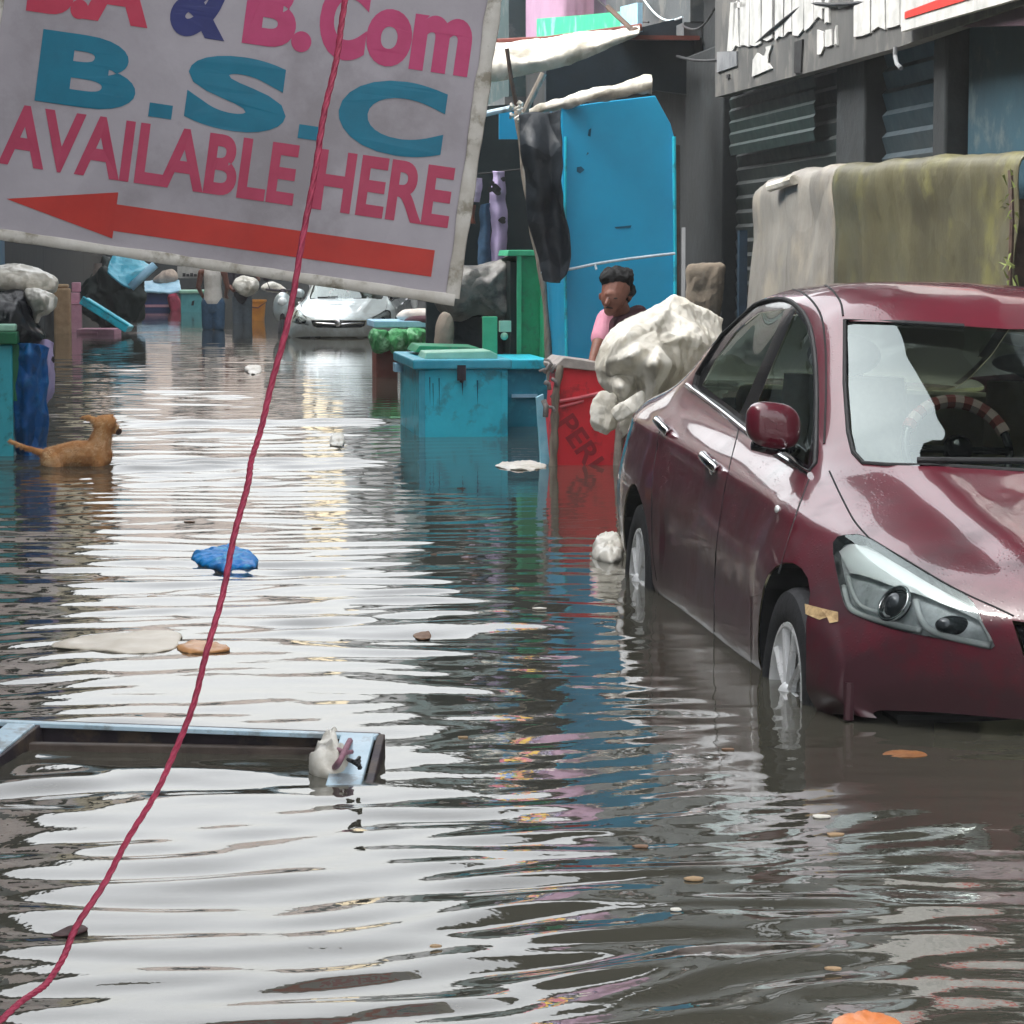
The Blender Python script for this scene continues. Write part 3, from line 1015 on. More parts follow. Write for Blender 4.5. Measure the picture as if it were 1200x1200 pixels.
def pchip(xs, ys, xq):
    xs, ys = np.asarray(xs, float), np.asarray(ys, float)
    h = np.diff(xs)
    dl = np.diff(ys, axis=0) / h[:, None]
    m = np.zeros_like(ys)
    a, b_ = dl[:-1], dl[1:]
    same = (a * b_) > 0
    with np.errstate(divide='ignore', invalid='ignore'):
        hm = 2 * a * b_ / (a + b_)
    m[1:-1] = np.where(same, hm, 0)
    m[0], m[-1] = dl[0], dl[-1]
    i = np.clip(np.searchsorted(xs, xq, side='right') - 1, 0, len(xs) - 2)
    t = ((xq - xs[i]) / h[i])[:, None]
    hh = h[i][:, None]
    return (ys[i] * (1 + 2 * t) * (1 - t) ** 2 + m[i] * hh * t * (1 - t) ** 2 + ys[i + 1] * t * t * (3 - 2 * t) + m[i + 1] * hh * t * t * (t - 1))


ST = [
    (-3.75, -.12, (.60, .30), (.72, .45), (.74, .65), (.70, .85), (.66, .93), (.50, .97), (.25, .98), (0, .98)),
    (-3.50, -.10, (.70, .25), (.84, .42), (.87, .62), (.82, .88), (.76, .97), (.55, 1.02), (.30, 1.03), (0, 1.03)),
    (-3.05, 0, (.74, .20), (.89, .40), (.91, .64), (.865, .89), (.79, 1.0), (.66, 1.07), (.32, 1.09), (0, 1.10)),
    (-2.65, 0, (.74, .18), (.90, .38), (.915, .64), (.86, .90), (.775, 1.03), (.685, 1.17), (.35, 1.23), (0, 1.24)),
    (-2.30, 0, (.76, .17), (.88, .36), (.89, .62), (.85, .88), (.76, 1.02), (.635, 1.325), (.36, 1.39), (0, 1.40)),
    (-1.90, 0, (.77, .17), (.865, .36), (.875, .60), (.84, .87), (.75, 1.0), (.575, 1.43), (.34, 1.485), (0, 1.50)),
    (-1.50, 0, (.77, .17), (.86, .36), (.865, .60), (.83, .86), (.74, .98), (.555, 1.435), (.33, 1.495), (0, 1.51)),
    (-1.20, .05, (.77, .17), (.86, .36), (.865, .60), (.82, .85), (.735, .965), (.52, 1.39), (.31, 1.455), (0, 1.475)),
    (-.90, .12, (.77, .17), (.86, .36), (.865, .60), (.81, .845), (.725, .945), (.575, 1.19), (.33, 1.28), (0, 1.305)),
    (-.60, .18, (.77, .18), (.86, .37), (.865, .60), (.80, .84), (.715, .925), (.64, .985), (.34, 1.09), (0, 1.12)),
    (-.42, .22, (.77, .18), (.86, .37), (.87, .60), (.795, .835), (.71, .905), (.60, .935), (.33, .97), (0, .98)),
    (-.10, .20, (.77, .20), (.865, .38), (.875, .58), (.80, .77), (.70, .835), (.50, .875), (.30, .895), (0, .905)),
    (.20, .30, (.83, .24), (.875, .38), (.865, .54), (.775, .69), (.675, .765), (.48, .795), (.28, .815), (0, .825)),
    (.42, .42, (.80, .32), (.85, .40), (.835, .52), (.735, .62), (.635, .69), (.45, .72), (.25, .74), (0, .745)),
    (.52, .45, (.77, .34), (.815, .39), (.80, .46), (.715, .53), (.605, .59), (.43, .615), (.24, .63), (0, .64)),
    (.53, .44, (.76, .34), (.78, .37), (.77, .41), (.695, .45), (.59, .485), (.42, .50), (.23, .505), (0, .505)),
    (.51, .42, (.72, .34), (.73, .35), (.72, .36), (.66, .37), (.56, .38), (.40, .385), (.22, .39), (0, .39)),
]
NUS, NVS = 16, 12


def half_surface():
    us = np.arange(len(ST), dtype=float)
    K = np.array([[(q[0], q[1]) for q in s[2:]] for s in ST])           # stations, keys, (y, z)
    xs = np.array([[s[0], s[1]] for s in ST])
    uq = np.linspace(0, len(ST) - 1, (len(ST) - 1) * NUS + 1)
    vq = np.linspace(0, 7, 7 * NVS + 1)
    X_ = pchip(us, xs, uq)
    Y_ = pchip(us, K[:, :, 0], uq)
    Z_ = pchip(us, K[:, :, 1], uq)
    Yv = pchip(np.arange(8.), Y_.T, vq).T
    Zv = pchip(np.arange(8.), Z_.T, vq).T
    bow = X_[:, 1:2] * (1 - np.clip(Yv / .8, 0, 1) ** 2)
    P = np.stack([X_[:, 0:1] + bow, -Yv, Zv], -1)
    return P


def build_car(root, paint_m):
    P = half_surface()
    # hood creases running from the windscreen corner towards the grille
    nu, nv = P.shape[:2]
    for i in range(nu):
        for j in range(nv):
            x, y, z = P[i, j]
            if -.5 < x < .8 and z > .6 and abs(y) < .62:
                yc = .44 - .10 * (x + .3)
                d = abs(abs(y) - yc)
                P[i, j, 2] += .016 * math.exp(-(d / .05) ** 2) * min(1, (x + .5) / .2) * min(1, (.8 - x) / .25) + (.010 if abs(y) < yc else 0) * min(1, max(0, d / .05)) * min(1, (x + .5) / .2) * min(1, (.8 - x) / .25)
            # character line along the doors
            if -3.3 < x < .3 and z > .3 and abs(y) > .7:
                zc = .80 + .035 * (-x)
                P[i, j, 1] -= .010 * math.exp(-((z - zc) / .03) ** 2)
                P[i, j, 1] += .012 * math.exp(-((z - .52) / .09) ** 2) * (1 if -2.2 < x < -.45 else 0)
    bm = bmesh.new()
    V = [[bm.verts.new(P[i, j]) for j in range(nv)] for i in range(nu)]
    for i in range(nu - 1):
        for j in range(nv - 1):
            try:
                bm.faces.new((V[i][j], V[i + 1][j], V[i + 1][j + 1], V[i][j + 1]))
            except ValueError:
                pass
    bmesh.ops.recalc_face_normals(bm, faces=bm.faces)
    if sum((f.normal.y for f in bm.faces)) > 0:
        bmesh.ops.reverse_faces(bm, faces=bm.faces)
    base = BVHTree.FromBMesh(bm)

    def pick(x, y):
        h = base.ray_cast(CO, cray(x, y))
        return h[0], h[1]

    def cut(poly, cam_=True):
        """cut the surface exactly along a closed outline seen from the camera (or an outline in the x-z plane)"""
        n = len(poly)
        for k in range(n):
            a, b_ = poly[k], poly[(k + 1) % n]
            if cam_:
                no = cray(*a).cross(cray(*b_))
                co = CO
                L = math.dist(a, b_)
                def near(f):
                    p = cpix(f.calc_center_median())
                    t = ((p[0] - a[0]) * (b_[0] - a[0]) + (p[1] - a[1]) * (b_[1] - a[1])) / (L * L)
                    if not -12 / L < t < 1 + 12 / L: return False
                    return abs((p[0] - a[0]) * (b_[1] - a[1]) - (p[1] - a[1]) * (b_[0] - a[0])) / L < 14
            else:
                d = Vector((b_[0] - a[0], 0, b_[1] - a[1]))
                no = d.cross(Vector((0, 1, 0)))
                co = Vector((a[0], 0, a[1]))
                L = d.length
                def near(f):
                    p = f.calc_center_median()
                    if p.y > -.55: return False
                    t = ((p.x - a[0]) * d.x + (p.z - a[1]) * d.z) / (L * L)
                    if not -.3 < t < 1.3: return False
                    return abs((p.x - a[0]) * d.z - (p.z - a[1]) * d.x) / L < .05
            fs = [f for f in bm.faces if near(f)]
            gm = set(fs)
            for f in fs:
                gm.update(f.edges); gm.update(f.verts)
            bmesh.ops.bisect_plane(bm, geom=list(gm), dist=1e-5, plane_co=co, plane_no=no.normalized())

    def inside(p, poly):
        r = False
        n = len(poly)
        for k in range(n):
            (x0, y0), (x1, y1) = poly[k], poly[(k + 1) % n]
            if (y0 > p[1]) != (y1 > p[1]) and p[0] < (x1 - x0) * (p[1] - y0) / (y1 - y0) + x0:
                r = not r
        return r

    def dense(poly, n):
        return [tuple(q) for q in cr([(x, y, 0) for x, y in poly], n, True)[:, :2]]

    outline = dense([(813, 453), (833, 413), (858, 378), (882, 359), (905, 351), (926, 353), (944, 371), (953, 398), (957, 440), (957, 500), (951, 553), (912, 530), (875, 502), (843, 476)], 36)
    rear_g = [(822, 451), (838, 420), (862, 387), (888, 366), (920, 361), (895, 418), (866, 484)]
    front_g = [(931, 364), (944, 382), (949, 404), (952, 440), (952, 500), (946, 544), (915, 526), (877, 497), (905, 425)]
    wind = [(990, 376), (1060, 378), (1130, 382), (1200, 387), (1290, 396), (1290, 560), (1200, 552), (1120, 547), (1040, 545), (1012, 543), (1000, 530), (994, 505), (990, 450)]
    head = dense([(977, 636), (999, 627), (1020, 632), (1060, 657), (1105, 684), (1137, 702), (1152, 730), (1165, 760), (1120, 752), (1050, 738), (1005, 722), (992, 712), (984, 685)], 40)
    rdoor = [(775, 500), (800, 462), (818, 459), (866, 500), (850, 570), (838, 650), (836, 775), (800, 775), (778, 724), (766, 655), (764, 570)]
    fdoor = [(868, 501), (905, 530), (946, 556), (930, 612), (908, 690), (880, 700), (880, 790), (870, 800), (838, 776), (840, 650), (852, 570)]
    grille = [(1186, 727), (1240, 735), (1300, 738), (1420, 740), (1420, 800), (1300, 790), (1225, 785), (1200, 770)]
    archs = []
    for hx in (-.02, -2.72):
        archs.append([(hx + .365 * math.cos(math.pi * 2 * k / 32), .33 + .355 * math.sin(math.pi * 2 * k / 32)) for k in range(32)])
    for q in (outline, rear_g, front_g, wind, head, grille, rdoor, fdoor):
        cut(q)
    for q in archs:
        cut(q, False)
    reg = {}
    for f in bm.faces:
        c = f.calc_center_median()
        p = cpix(c)
        facing = f.normal.dot(c - CO) < .05
        k = 'body'
        if c.y < -.6 and any(inside((c.x, c.z), q) for q in archs):
            k = 'hole'
        elif c.z > .86 and c.x < -.3 and c.y < -.4 and inside(p, outline):
            k = 'window_trim'
            if inside(p, rear_g): k = 'rear_window'
            elif inside(p, front_g): k = 'front_window'
        elif facing and inside(p, wind) and c.z > .88:
            k = 'windscreen'
        elif -3.0 < c.x < -2.36 and abs(c.y) < .50 and c.z > 1.08:
            k = 'rear_windscreen'
        elif facing and inside(p, head):
            k = 'headlight'
        elif facing and inside(p, grille):
            k = 'grille'
        elif c.y < -.5 and inside(p, rdoor):
            k = 'rear_door'
        elif c.y < -.5 and inside(p, fdoor):
            k = 'front_door'
        reg.setdefault(k, []).append(f)

    def part(name, faces, mat, sides, parent=root, off=0, label=None, inset=0):
        """sides: which halves; off: pushed out along the normal"""
        g = M()
        for sd_ in sides:
            ids = {}
            vs, fs = [], []
            for f in faces:
                row = []
                for v in f.verts:
                    if v.index not in ids:
                        ids[v.index] = len(vs)
                        q = v.co + v.normal * off
                        vs.append(Vector((q.x, q.y * sd_, q.z)))
                    row.append(ids[v.index])
                fs.append(tuple(row) if sd_ > 0 else tuple(row[::-1]))
            g.add(vs, fs)
        o = g.build(name, mat, parent, smooth=True, label=label)
        return o

    # each door keeps its one large piece; slivers go back to the body
    for k in ('rear_door', 'front_door'):
        left = set(reg[k])
        isl = []
        while left:
            st_ = [left.pop()]
            cur = list(st_)
            while st_:
                f = st_.pop()
                for e_ in f.edges:
                    for h in e_.link_faces:
                        if h in left:
                            left.remove(h); st_.append(h); cur.append(h)
            isl.append(cur)
        isl.sort(key=len)
        reg[k] = isl.pop()
        for q in isl: reg['body'] += q
    bm.verts.index_update()
    bm.normal_update()
    B2 = (1, -1)
    part('body', reg['body'], paint_m, B2)
    part('rear_windscreen', reg['rear_windscreen'], side_glass, B2, off=-.004)
    part('windscreen', reg['windscreen'], ws_glass, B2, off=-.006)
    for sd_ in B2:
        part('window_trim', reg['window_trim'], blackgloss, (sd_,), off=-.003)
        for nme, wn in (('rear_door', 'rear_window'), ('front_door', 'front_window')):
            d_ = part(nme, reg[nme], paint_m, (sd_,), off=.001)
            if wn in reg:
                part('window', reg[wn], side_glass, (sd_,), d_, off=-.007)
            if sd_ > 0:
                # chrome pull handle
                px = (780, 502) if nme == 'rear_door' else (836, 544)
            px = (780, 502) if nme == 'rear_door' else (836, 544)
            c, n_ = pick(*px)
            g = M()
            for q in range(2):
                pass
            pts = [c + n_ * .004 + Vector((.095, 0, -.012)), c + n_ * .03 + Vector((.07, 0, -.008)), c + n_ * .036, c + n_ * .03 + Vector((-.07, 0, .008)), c + n_ * .004 + Vector((-.095, 0, .012))]
            g.tube(cr(pts, 14), .0165, 10)
            g.sphere(c + Vector((0, 0, -.012)), (.065, .012, .03), 8)
            g.v = [Vector((v.x, v.y * sd_, v.z)) for v in g.v]
            g.build('handle', chrome, d_, smooth=True)
    # seams between the panels, dark and narrow
    for sd_ in B2:
        for ln in ([(773, 506), (765, 560), (764, 610), (766, 655), (778, 724), (788, 745)], [(866, 502), (850, 570), (839, 650), (837, 740)], [(948, 562), (930, 612), (912, 672)],
                   [(972, 552), (985, 580), (1001, 610), (1018, 630)], [(1018, 630), (1060, 655), (1105, 682), (1138, 699), (1165, 711), (1188, 722)]):
            g = M()
            pts = []
            q = cr([(x, y, 0) for x, y in ln], 22)
            for x, y, _z in q:
                h, n_ = pick(x, y)
                if h: pts.append(Vector((h.x, h.y * sd_, h.z)) - Vector((n_.x, n_.y * sd_, n_.z)) * .001)
            if len(pts) > 3:
                g.tube(pts, .0032, 6)
                g.build('panel_gap', black, root)
        # rubber round the glass
        g = M()
        for poly, rr in ((outline, .009),):
            pts = []
            for x, y in poly + poly[:1]:
                h, n_ = pick(x, y)
                if h: pts.append(Vector((h.x, h.y * sd_, h.z)))
            g.tube(pts, rr, 8)
        g.build('window_seal', black, root)
        g = M()
        pts = []
        for x, y in cr([(806, 452, 0), (843, 480, 0), (875, 506, 0), (912, 534, 0), (950, 558, 0)], 24)[:, :2]:
            h, n_ = pick(x, y)
            if h: pts.append(Vector((h.x, h.y * sd_, h.z)) + Vector((n_.x, n_.y * sd_, n_.z)) * .004)
        g.tube(pts, .010, 8)
        g.build('chrome_strip', chrome, root)
        # roof gutter: double dark line from the pillar to the back of the roof
        g = M()
        pts = []
        for x, y in cr([(868, 362, 0), (890, 345, 0), (915, 339, 0), (940, 343, 0), (960, 365, 0), (967, 400, 0), (968, 460, 0), (966, 520, 0)], 34)[:, :2]:
            h, n_ = pick(x, y)
            if h: pts.append(Vector((h.x, h.y * sd_, h.z)))
        if len(pts) > 3: g.tube(pts, .004, 6)
        g.build('door_frame_gap', black, root)
        g = M()
        pts = []
        for x, y in cr([(961, 331, 0), (975, 340, 0), (985, 354, 0), (988, 370, 0)], 20)[:, :2]:
            h, n_ = pick(x, y)
            if h: pts.append(Vector((h.x, h.y * sd_, h.z)))
        if len(pts) > 3: g.tube(pts, .004, 6)
        g.build('roof_channel', black, root)
    # windscreen seal
    g = M()
    pts = []
    for x, y in [(1290, 396), (1200, 387), (1130, 382), (1060, 378), (990, 376), (990, 450), (994, 505), (1000, 530), (1012, 543), (1040, 545), (1120, 547), (1200, 552), (1290, 560)]:
        h, n_ = pick(x, y)
        if h and h.y <= 0.03: pts.append(h)
    g.tube(pts, .008, 8)
    g.tube([Vector((p.x, -p.y, p.z)) for p in pts], .008, 8)
    g.build('windscreen_seal', black, root)
    # headlights
    hf = reg['headlight']
    for sd_ in B2:
        hl = part('headlight', hf, lens_grey, (sd_,), off=-.032)
        part('lamp_cover', hf, lamp_glass, (sd_,), hl, off=.002)
        # side walls of the lamp bowl and chrome trim
        def P3(x, y, off):
            h, n_ = pick(x, y)
            q = h + n_ * off
            return Vector((q.x, q.y * sd_, q.z))
        g = M()
        G = [[P3(x, y, .003), P3(x, y, -.034)] for x, y in head]
        g.grid(G, True)
        g.build('lamp_rim', blackgloss, hl)
        g = M()
        for ln, rr in (([(984, 684), (990, 706), (1006, 718), (1050, 731), (1075, 737)], .009), ([(989, 672), (998, 698), (1012, 710), (1040, 718)], .006),
                       ([(1070, 700), (1074, 718), (1084, 734), (1105, 745), (1158, 757)], .009), ([(1140, 706), (1150, 728), (1160, 752)], .006)):
            g.tube([P3(x, y, -.016) for x, y in cr([(a, b_, 0) for a, b_ in ln], 16)[:, :2]], rr, 8)
        # bright wedge along the top of the lamp
        up = cr([(980, 640, 0), (1000, 631, 0), (1040, 648, 0), (1090, 678, 0), (1136, 705, 0)], 24)
        lo_ = cr([(992, 668, 0), (1012, 672, 0), (1046, 684, 0), (1095, 700, 0), (1150, 726, 0)], 24)
        g.grid([[P3(up[k][0], up[k][1] + 3, -.012), P3((up[k][0] + lo_[k][0]) / 2, (up[k][1] + lo_[k][1]) / 2, -.006), P3(lo_[k][0], lo_[k][1], -.014)] for k in range(24)])
        g.build('lamp_trim', lens_white, hl, smooth=True)
        c = P3(1045, 705, -.018)
        c2 = P3(1045, 705, .02)
        ax = (c2 - c).normalized()
        g = M()
        u_ = ax.orthogonal().normalized()
        w_ = ax.cross(u_)
        prof = [(.052, .0), (.056, .010), (.050, .016), (.044, .012), (.040, .004)]
        g.grid([[c + (u_ * math.cos(2 * math.pi * k / 28) + w_ * math.sin(2 * math.pi * k / 28)) * r_ + ax * h_ for r_, h_ in prof] for k in range(28)], True)
        g.build('lamp_ring', chrome, hl, smooth=True)
        g = M(); g.sphere(c - ax * .012, .041, 12); g.build('projector_lens', lens_dark, hl, smooth=True)
        c = P3(1112, 728, -.030)
        g = M(); g.sphere(c, (.03, .05, .026), 12); g.build('bulb_reflector', lens_dark, hl, smooth=True)
    # grille with a bright bar
    part('grille', reg.get('grille', []), blackgloss, B2, off=-.03)
    g = M()
    pts = []
    for k in range(15):
        y = -.40 + .8 * k / 14
        h = base.ray_cast(Vector((2, -abs(y), .60)), Vector((-1, 0, 0)))[0]
        if h: pts.append(Vector((h.x - .004, y, .60 - .02 * (1 - abs(y) / .4))))
    g.tube(pts, .016, 8)
    g.build('grille_bar', chrome, root, smooth=True)
    g = M()
    h = base.ray_cast(Vector((2, -.001, .61)), Vector((-1, 0, 0)))[0]
    g.sphere(h + Vector((.012, 0, -.01)), (.012, .055, .055), 10)
    g.build('emblem', chrome, root, smooth=True)
    # lower air intake and underside
    g = M()
    g.box((-1.4, 0, .2), (3.2, 1.42, .16))
    g.box((.28, 0, .27), (.5, 1.3, .14))
    g.build('underside', black, root)
    # wheels
    for hx, nm in ((-.02, 'front'), (-2.72, 'rear')):
        for sd_ in (-1, 1):
            yo = .855 if nm == 'front' else .893
            steer = R(1.5) if nm == 'front' else 0
            A = Matrix.Translation((hx, sd_ * (yo - .10), .30)) @ Matrix.Rotation(steer, 4, 'Z')

            def W(r_, a, y_):
                return A @ Vector((r_ * math.cos(a), sd_ * y_, r_ * math.sin(a)))
            n = 48
            prof = [(.205, -.05), (.26, -.06), (.300, -.05), (.312, -.03), (.314, .02), (.312, .07), (.300, .092), (.265, .102), (.225, .096), (.208, .085), (.205, -.05)]
            g = M(); g.grid([[W(r_, 2 * math.pi * k / n, y_) for r_, y_ in prof] for k in range(n)], True)
            wh = g.build('tyre', tyre_m, root, smooth='auto')
            prof = [(.215, .080), (.212, .093), (.200, .094), (.190, .082), (.182, .045), (.18, -.08)]
            g = M(); g.grid([[W(r_, 2 * math.pi * k / n, y_) for r_, y_ in prof] for k in range(n)], True)
            for k in range(10):
                a = 2 * math.pi * k / 10
                pts = [W(.03, a, .075), W(.10, a + .05, .082), W(.195, a, .080)]
                g.tube(cr(pts, 8), [.020, .017, .015, .013, .013, .013, .014, .016], 6)
            g.sphere(W(0, 0, .07), .045, 10)
            g.build('rim', alloy, wh, smooth='auto')
            g = M(); g.tube([W(0, 0, -.03), W(0, 0, .03)], .13, 24); g.build('brake_disc', irondark, wh)
            # wheel well
            g = M()
            cc = Vector((hx, 0, .33))
            G = []
            for k in range(33):
                a = math.pi * 2 * k / 32
                cx, cz = hx + .362 * math.cos(a), .33 + .352 * math.sin(a)
                h = base.ray_cast(Vector((cx, -2, cz)), Vector((0, 1, 0)))[0]
                yy = abs(h.y) - .004 if h else .74
                G.append([Vector((cx, sd_ * yy, cz)), Vector((cx, sd_ * .5, cz))])
            g.grid(G)
            g.add([q[1] for q in G], [tuple(range(33))])
            g.build('wheel_well', black, root)
    # mirrors
    for sd_ in (-1, 1):
        c = cplane(905, 498, 0, -.72)
        c = Vector((c.x, abs(c.y) * sd_, c.z))
        g = M()
        n = 20
        rows = []
        for k in range(n + 1):
            ph = math.pi * k / n
            rows.append([c + Vector((.055 * math.copysign(abs(math.cos(ph)) ** .8, math.cos(ph)) + .012, sd_ * .086 * math.copysign(abs(math.cos(a)) ** .7, math.cos(a)) * math.sin(ph) ** .6, .072 * math.copysign(abs(math.sin(a)) ** .75, math.sin(a)) * math.sin(ph) ** .6 + .010 * math.cos(a))) for a in [2 * math.pi * q / 28 for q in range(29)]])
        g.grid(rows)
        mr = g.build('wing_mirror', paint_m, root, smooth=True)
        g = M()
        g.tube([c + Vector((-.01, -sd_ * .05, -.062)), c + Vector((-.01, 0, -.072)), c + Vector((0, sd_ * .06, -.066))], [.02, .024, .016], 10)
        inn = base.ray_cast(Vector((c.x - .06, -2, c.z - .075)), Vector((0, 1, 0)))[0] or Vector((c.x, -.7, c.z - .07))
        g.tube([c + Vector((-.01, -sd_ * .05, -.062)), Vector((inn.x, (abs(inn.y) - .01) * sd_, c.z - .08))], .02, 10)
        g.build('mirror_foot', blackgloss, mr, smooth=True)
        g = M()
        h, n_ = pick(911, 597)
        g.sphere(Vector((h.x, h.y * sd_, h.z)), (.024, .008, .013), 8)
        g.build('side_repeater', lens_white, root, smooth=True)
    # wipers
    g = M()
    a, b_ = cplane(1078, 543, 0, -.36), cplane(1215, 547, 0, -.25)
    pts = []
    for k in range(12):
        h, n_ = pick(1076 + k * 12, 543.5 + k * .1)
        if h: pts.append(h + n_ * .012)
    g.tube(pts, .010, 8)
    g.build('wiper', black, root)
    # interior
    g = M()
    g.box((-.55, 0, .80), (.5, 1.1, .16))
    g.tube([(-.62, -.6, .87), (-.62, .6, .87)], .05, 10)
    g.build('dashboard', dash_m, root, bevel=.03)
    for sd_ in (-1, 1):
        g = M()
        cy = .36 * sd_
        rows = []
        for k in range(12):
            z = .55 + .62 * k / 11
            x = -1.42 - .20 * k / 11
            wd = .25 - .04 * (k / 11) ** 2
            row = []
            for q in range(24):
                a = 2 * math.pi * q / 24
                row.append(Vector((x + .07 * math.copysign(abs(math.sin(a)) ** .7, math.sin(a)), cy + wd * math.copysign(abs(math.cos(a)) ** .6, math.cos(a)), z)))
            rows.append(row + row[:1])
        g.grid(rows)
        g.add(rows[-1][:-1], [tuple(range(24))])
        g.box((-1.2, cy, .5), (.5, .48, .16))
        st_ = g.build('seat', seat_m, root, smooth='auto')
        g = M(); g.sphere((-1.64, cy, 1.24), (.05, .13, .075), 12); g.tube([(-1.62, cy - .06, 1.14), (-1.63, cy - .06, 1.22)], .008, 6); g.tube([(-1.62, cy + .06, 1.14), (-1.63, cy + .06, 1.22)], .008, 6)
        g.build('headrest', darkcot, st_, smooth=True)
    g = M()
    g.box((-2.3, 0, .75), (.18, 1.2, .7)); g.box((-1.5, 0, .3), (2.6, 1.4, .1))
    g.build('rear_seat', seat_m, root, bevel=.04)
    # steering wheel in front of the near seat, with a red and white ribbon round its upper rim
    wc = cplane(1122, 527, 0, -.86)
    tilt = R(62)
    e1 = Vector((0, 1, 0)); e2 = Vector((-math.cos(tilt), 0, math.sin(tilt)))
    g = M()
    ring = [wc + (e1 * math.cos(a) + e2 * math.sin(a)) * .17 for a in [2 * math.pi * k / 40 for k in range(41)]]
    g.tube(ring, .014, 8)
    for a in (0, math.pi, -math.pi / 2):
        g.tube([wc, wc + (e1 * math.cos(a) + e2 * math.sin(a)) * .17], .014, 6)
    g.sphere(wc, .05, 8)
    sw = g.build('steering_wheel', blackgloss, root, smooth=True)
    for k in range(14):
        a0, a1 = R(22) + k * R(9.6), R(22) + (k + 1) * R(9.6)
        g = M() if k == 0 else g
        g.cur = k % 2
        g.tube([wc + (e1 * math.cos(a0 + (a1 - a0) * q / 3) + e2 * math.sin(a0 + (a1 - a0) * q / 3)) * .17 for q in range(4)], .022, 8)
    g.build('wheel_ribbon', [pm('pale_ribbon', X('dcbfb2'), None, 4, .6), pm('red_ribbon', X('a5574e'), None, 4, .6)], sw)
    g = M(); c = cplane(1204, 426, 0, -1.02); g.sphere(c, (.02, .12, .035), 10); g.tube([c, c + Vector((.02, 0, .08))], .012, 6)
    g.build('rear_view_mirror', black, root, smooth=True)
    # torn yellow sticker and scuffs on the wing
    g = M()
    for poly in ([(944, 708), (962, 713), (983, 718), (983, 729), (973, 731), (970, 724), (961, 727), (945, 720)],):
        pts = []
        for x, y in poly:
            h, n_ = pick(x, y)
            pts.append(h + n_ * .003)
        g.add(pts, [tuple(range(len(pts)))])
    g.build('torn_sticker', pm('yellowed_sticker', X('c2a578'), X('8e7350'), 30, .8), root)
    # hanging strip of torn bumper
    g = M()
    h, n_ = pick(996, 800)
    g.tube([h + Vector((.0, .0, 0)), h + Vector((.005, 0, -.10))], .014, 8)
    g.build('loose_clip', paint_m, root)
    bm.free()


car = thing('parked_car', 'maroon saloon car with muddy doors standing axle deep in the water', 'car', (0, 0, 0))
build_car(car, maroon)
car.matrix_world = CARM
# the silver car far down the lane: the same body, in silver
def copy_tree(o, parent=None, swap=None):
    c = o.copy()
    COL.objects.link(c)
    c.parent = parent
    if o.type == 'MESH' and swap:
        hit = [i for i, m in enumerate(o.data.materials) if m and m.name in swap]
        if hit:
            c.data = o.data.copy()
            for i in hit:
                c.data.materials[i] = swap[o.data.materials[i].name]
    for ch in list(o.children):
        copy_tree(ch, c, swap)
    return c


car2 = copy_tree(car, None, {'maroon_car_paint': silver})
car2['label'] = 'silver car facing the camera far down the flooded lane beyond the hanging sign'
for ch in list(car2.children):
    if ch.name.split('.')[0] in ('torn_sticker', 'loose_clip'):
        bpy.data.objects.remove(ch)
car2.matrix_world = Matrix.Translation((-2.68, 43.6, -.36)) @ Matrix.Rotation(-1.60, 4, 'Z')


# ------------------------------------------------------------------ placing helpers
def ons(x, y, s):
    """seen at x, y on the plane across the street at distance s"""
    d = ray(x, y)
    return O + d * ((s - O.dot(SU)) / d.dot(SU))


def sw(x, y):
    return onw(x, y).dot(SU)


ZV = Vector((0, 0, 1))


def fbox(g, x0, x1, y0, y1, s, depth, toground=False):
    """box with its front face at distance s filling the pixels x0..x1, y0..y1"""
    a, b_ = ons(x0, y1, s), ons(x1, y0, s)
    z0, z1 = a.z, b_.z
    if toground: z0 = -.36
    return g.sbox(s, s + depth, a.dot(SN), b_.dot(SN), z0, z1)


def fpoly(g, pix, s, depth):
    return g.prism([ons(x, y, s) for x, y in pix], SU * depth)


# ------------------------------------------------------------------ hanging sign
SA = R(8.2)
EX, EU = Vector((math.cos(SA), 0, -math.sin(SA))), Vector((math.sin(SA), 0, math.cos(SA)))
YS = 7.0
S0 = at(-32, 266, YS)
PX = YS / F                                  # metres per photo pixel at the sign


def sg(a, b_, o=0.0):
    return S0 + EX * (a * PX) + EU * (b_ * PX) + Vector((0, -o, 0))


sign = thing('hanging_sign', 'crooked white sign with pink and blue letters and a red arrow over the lane', 'sign', S0)
WD, HT = 564, 430
NA, NB = 60, 44


def bulge(a, b_):
    return .004 * math.sin(math.pi * a / WD) * math.sin(math.pi * b_ / HT) + .0022 * frac((a * .01, b_ * .01, 0), 3, 1.2) + .0010 * frac((a * .03, b_ * .02, 0), 5, 1.2)


g = M()
g.grid([[sg(WD * i / NA, HT * j / NB, bulge(WD * i / NA, HT * j / NB)) for j in range(NB + 1)] for i in range(NA + 1)])
g.grid([[sg(WD * i / NA, HT * j / NB, -.03) for j in range(NB + 1)] for i in range(NA + 1)])
g.build('sheet', sign_face, sign, smooth=True)
g = M()
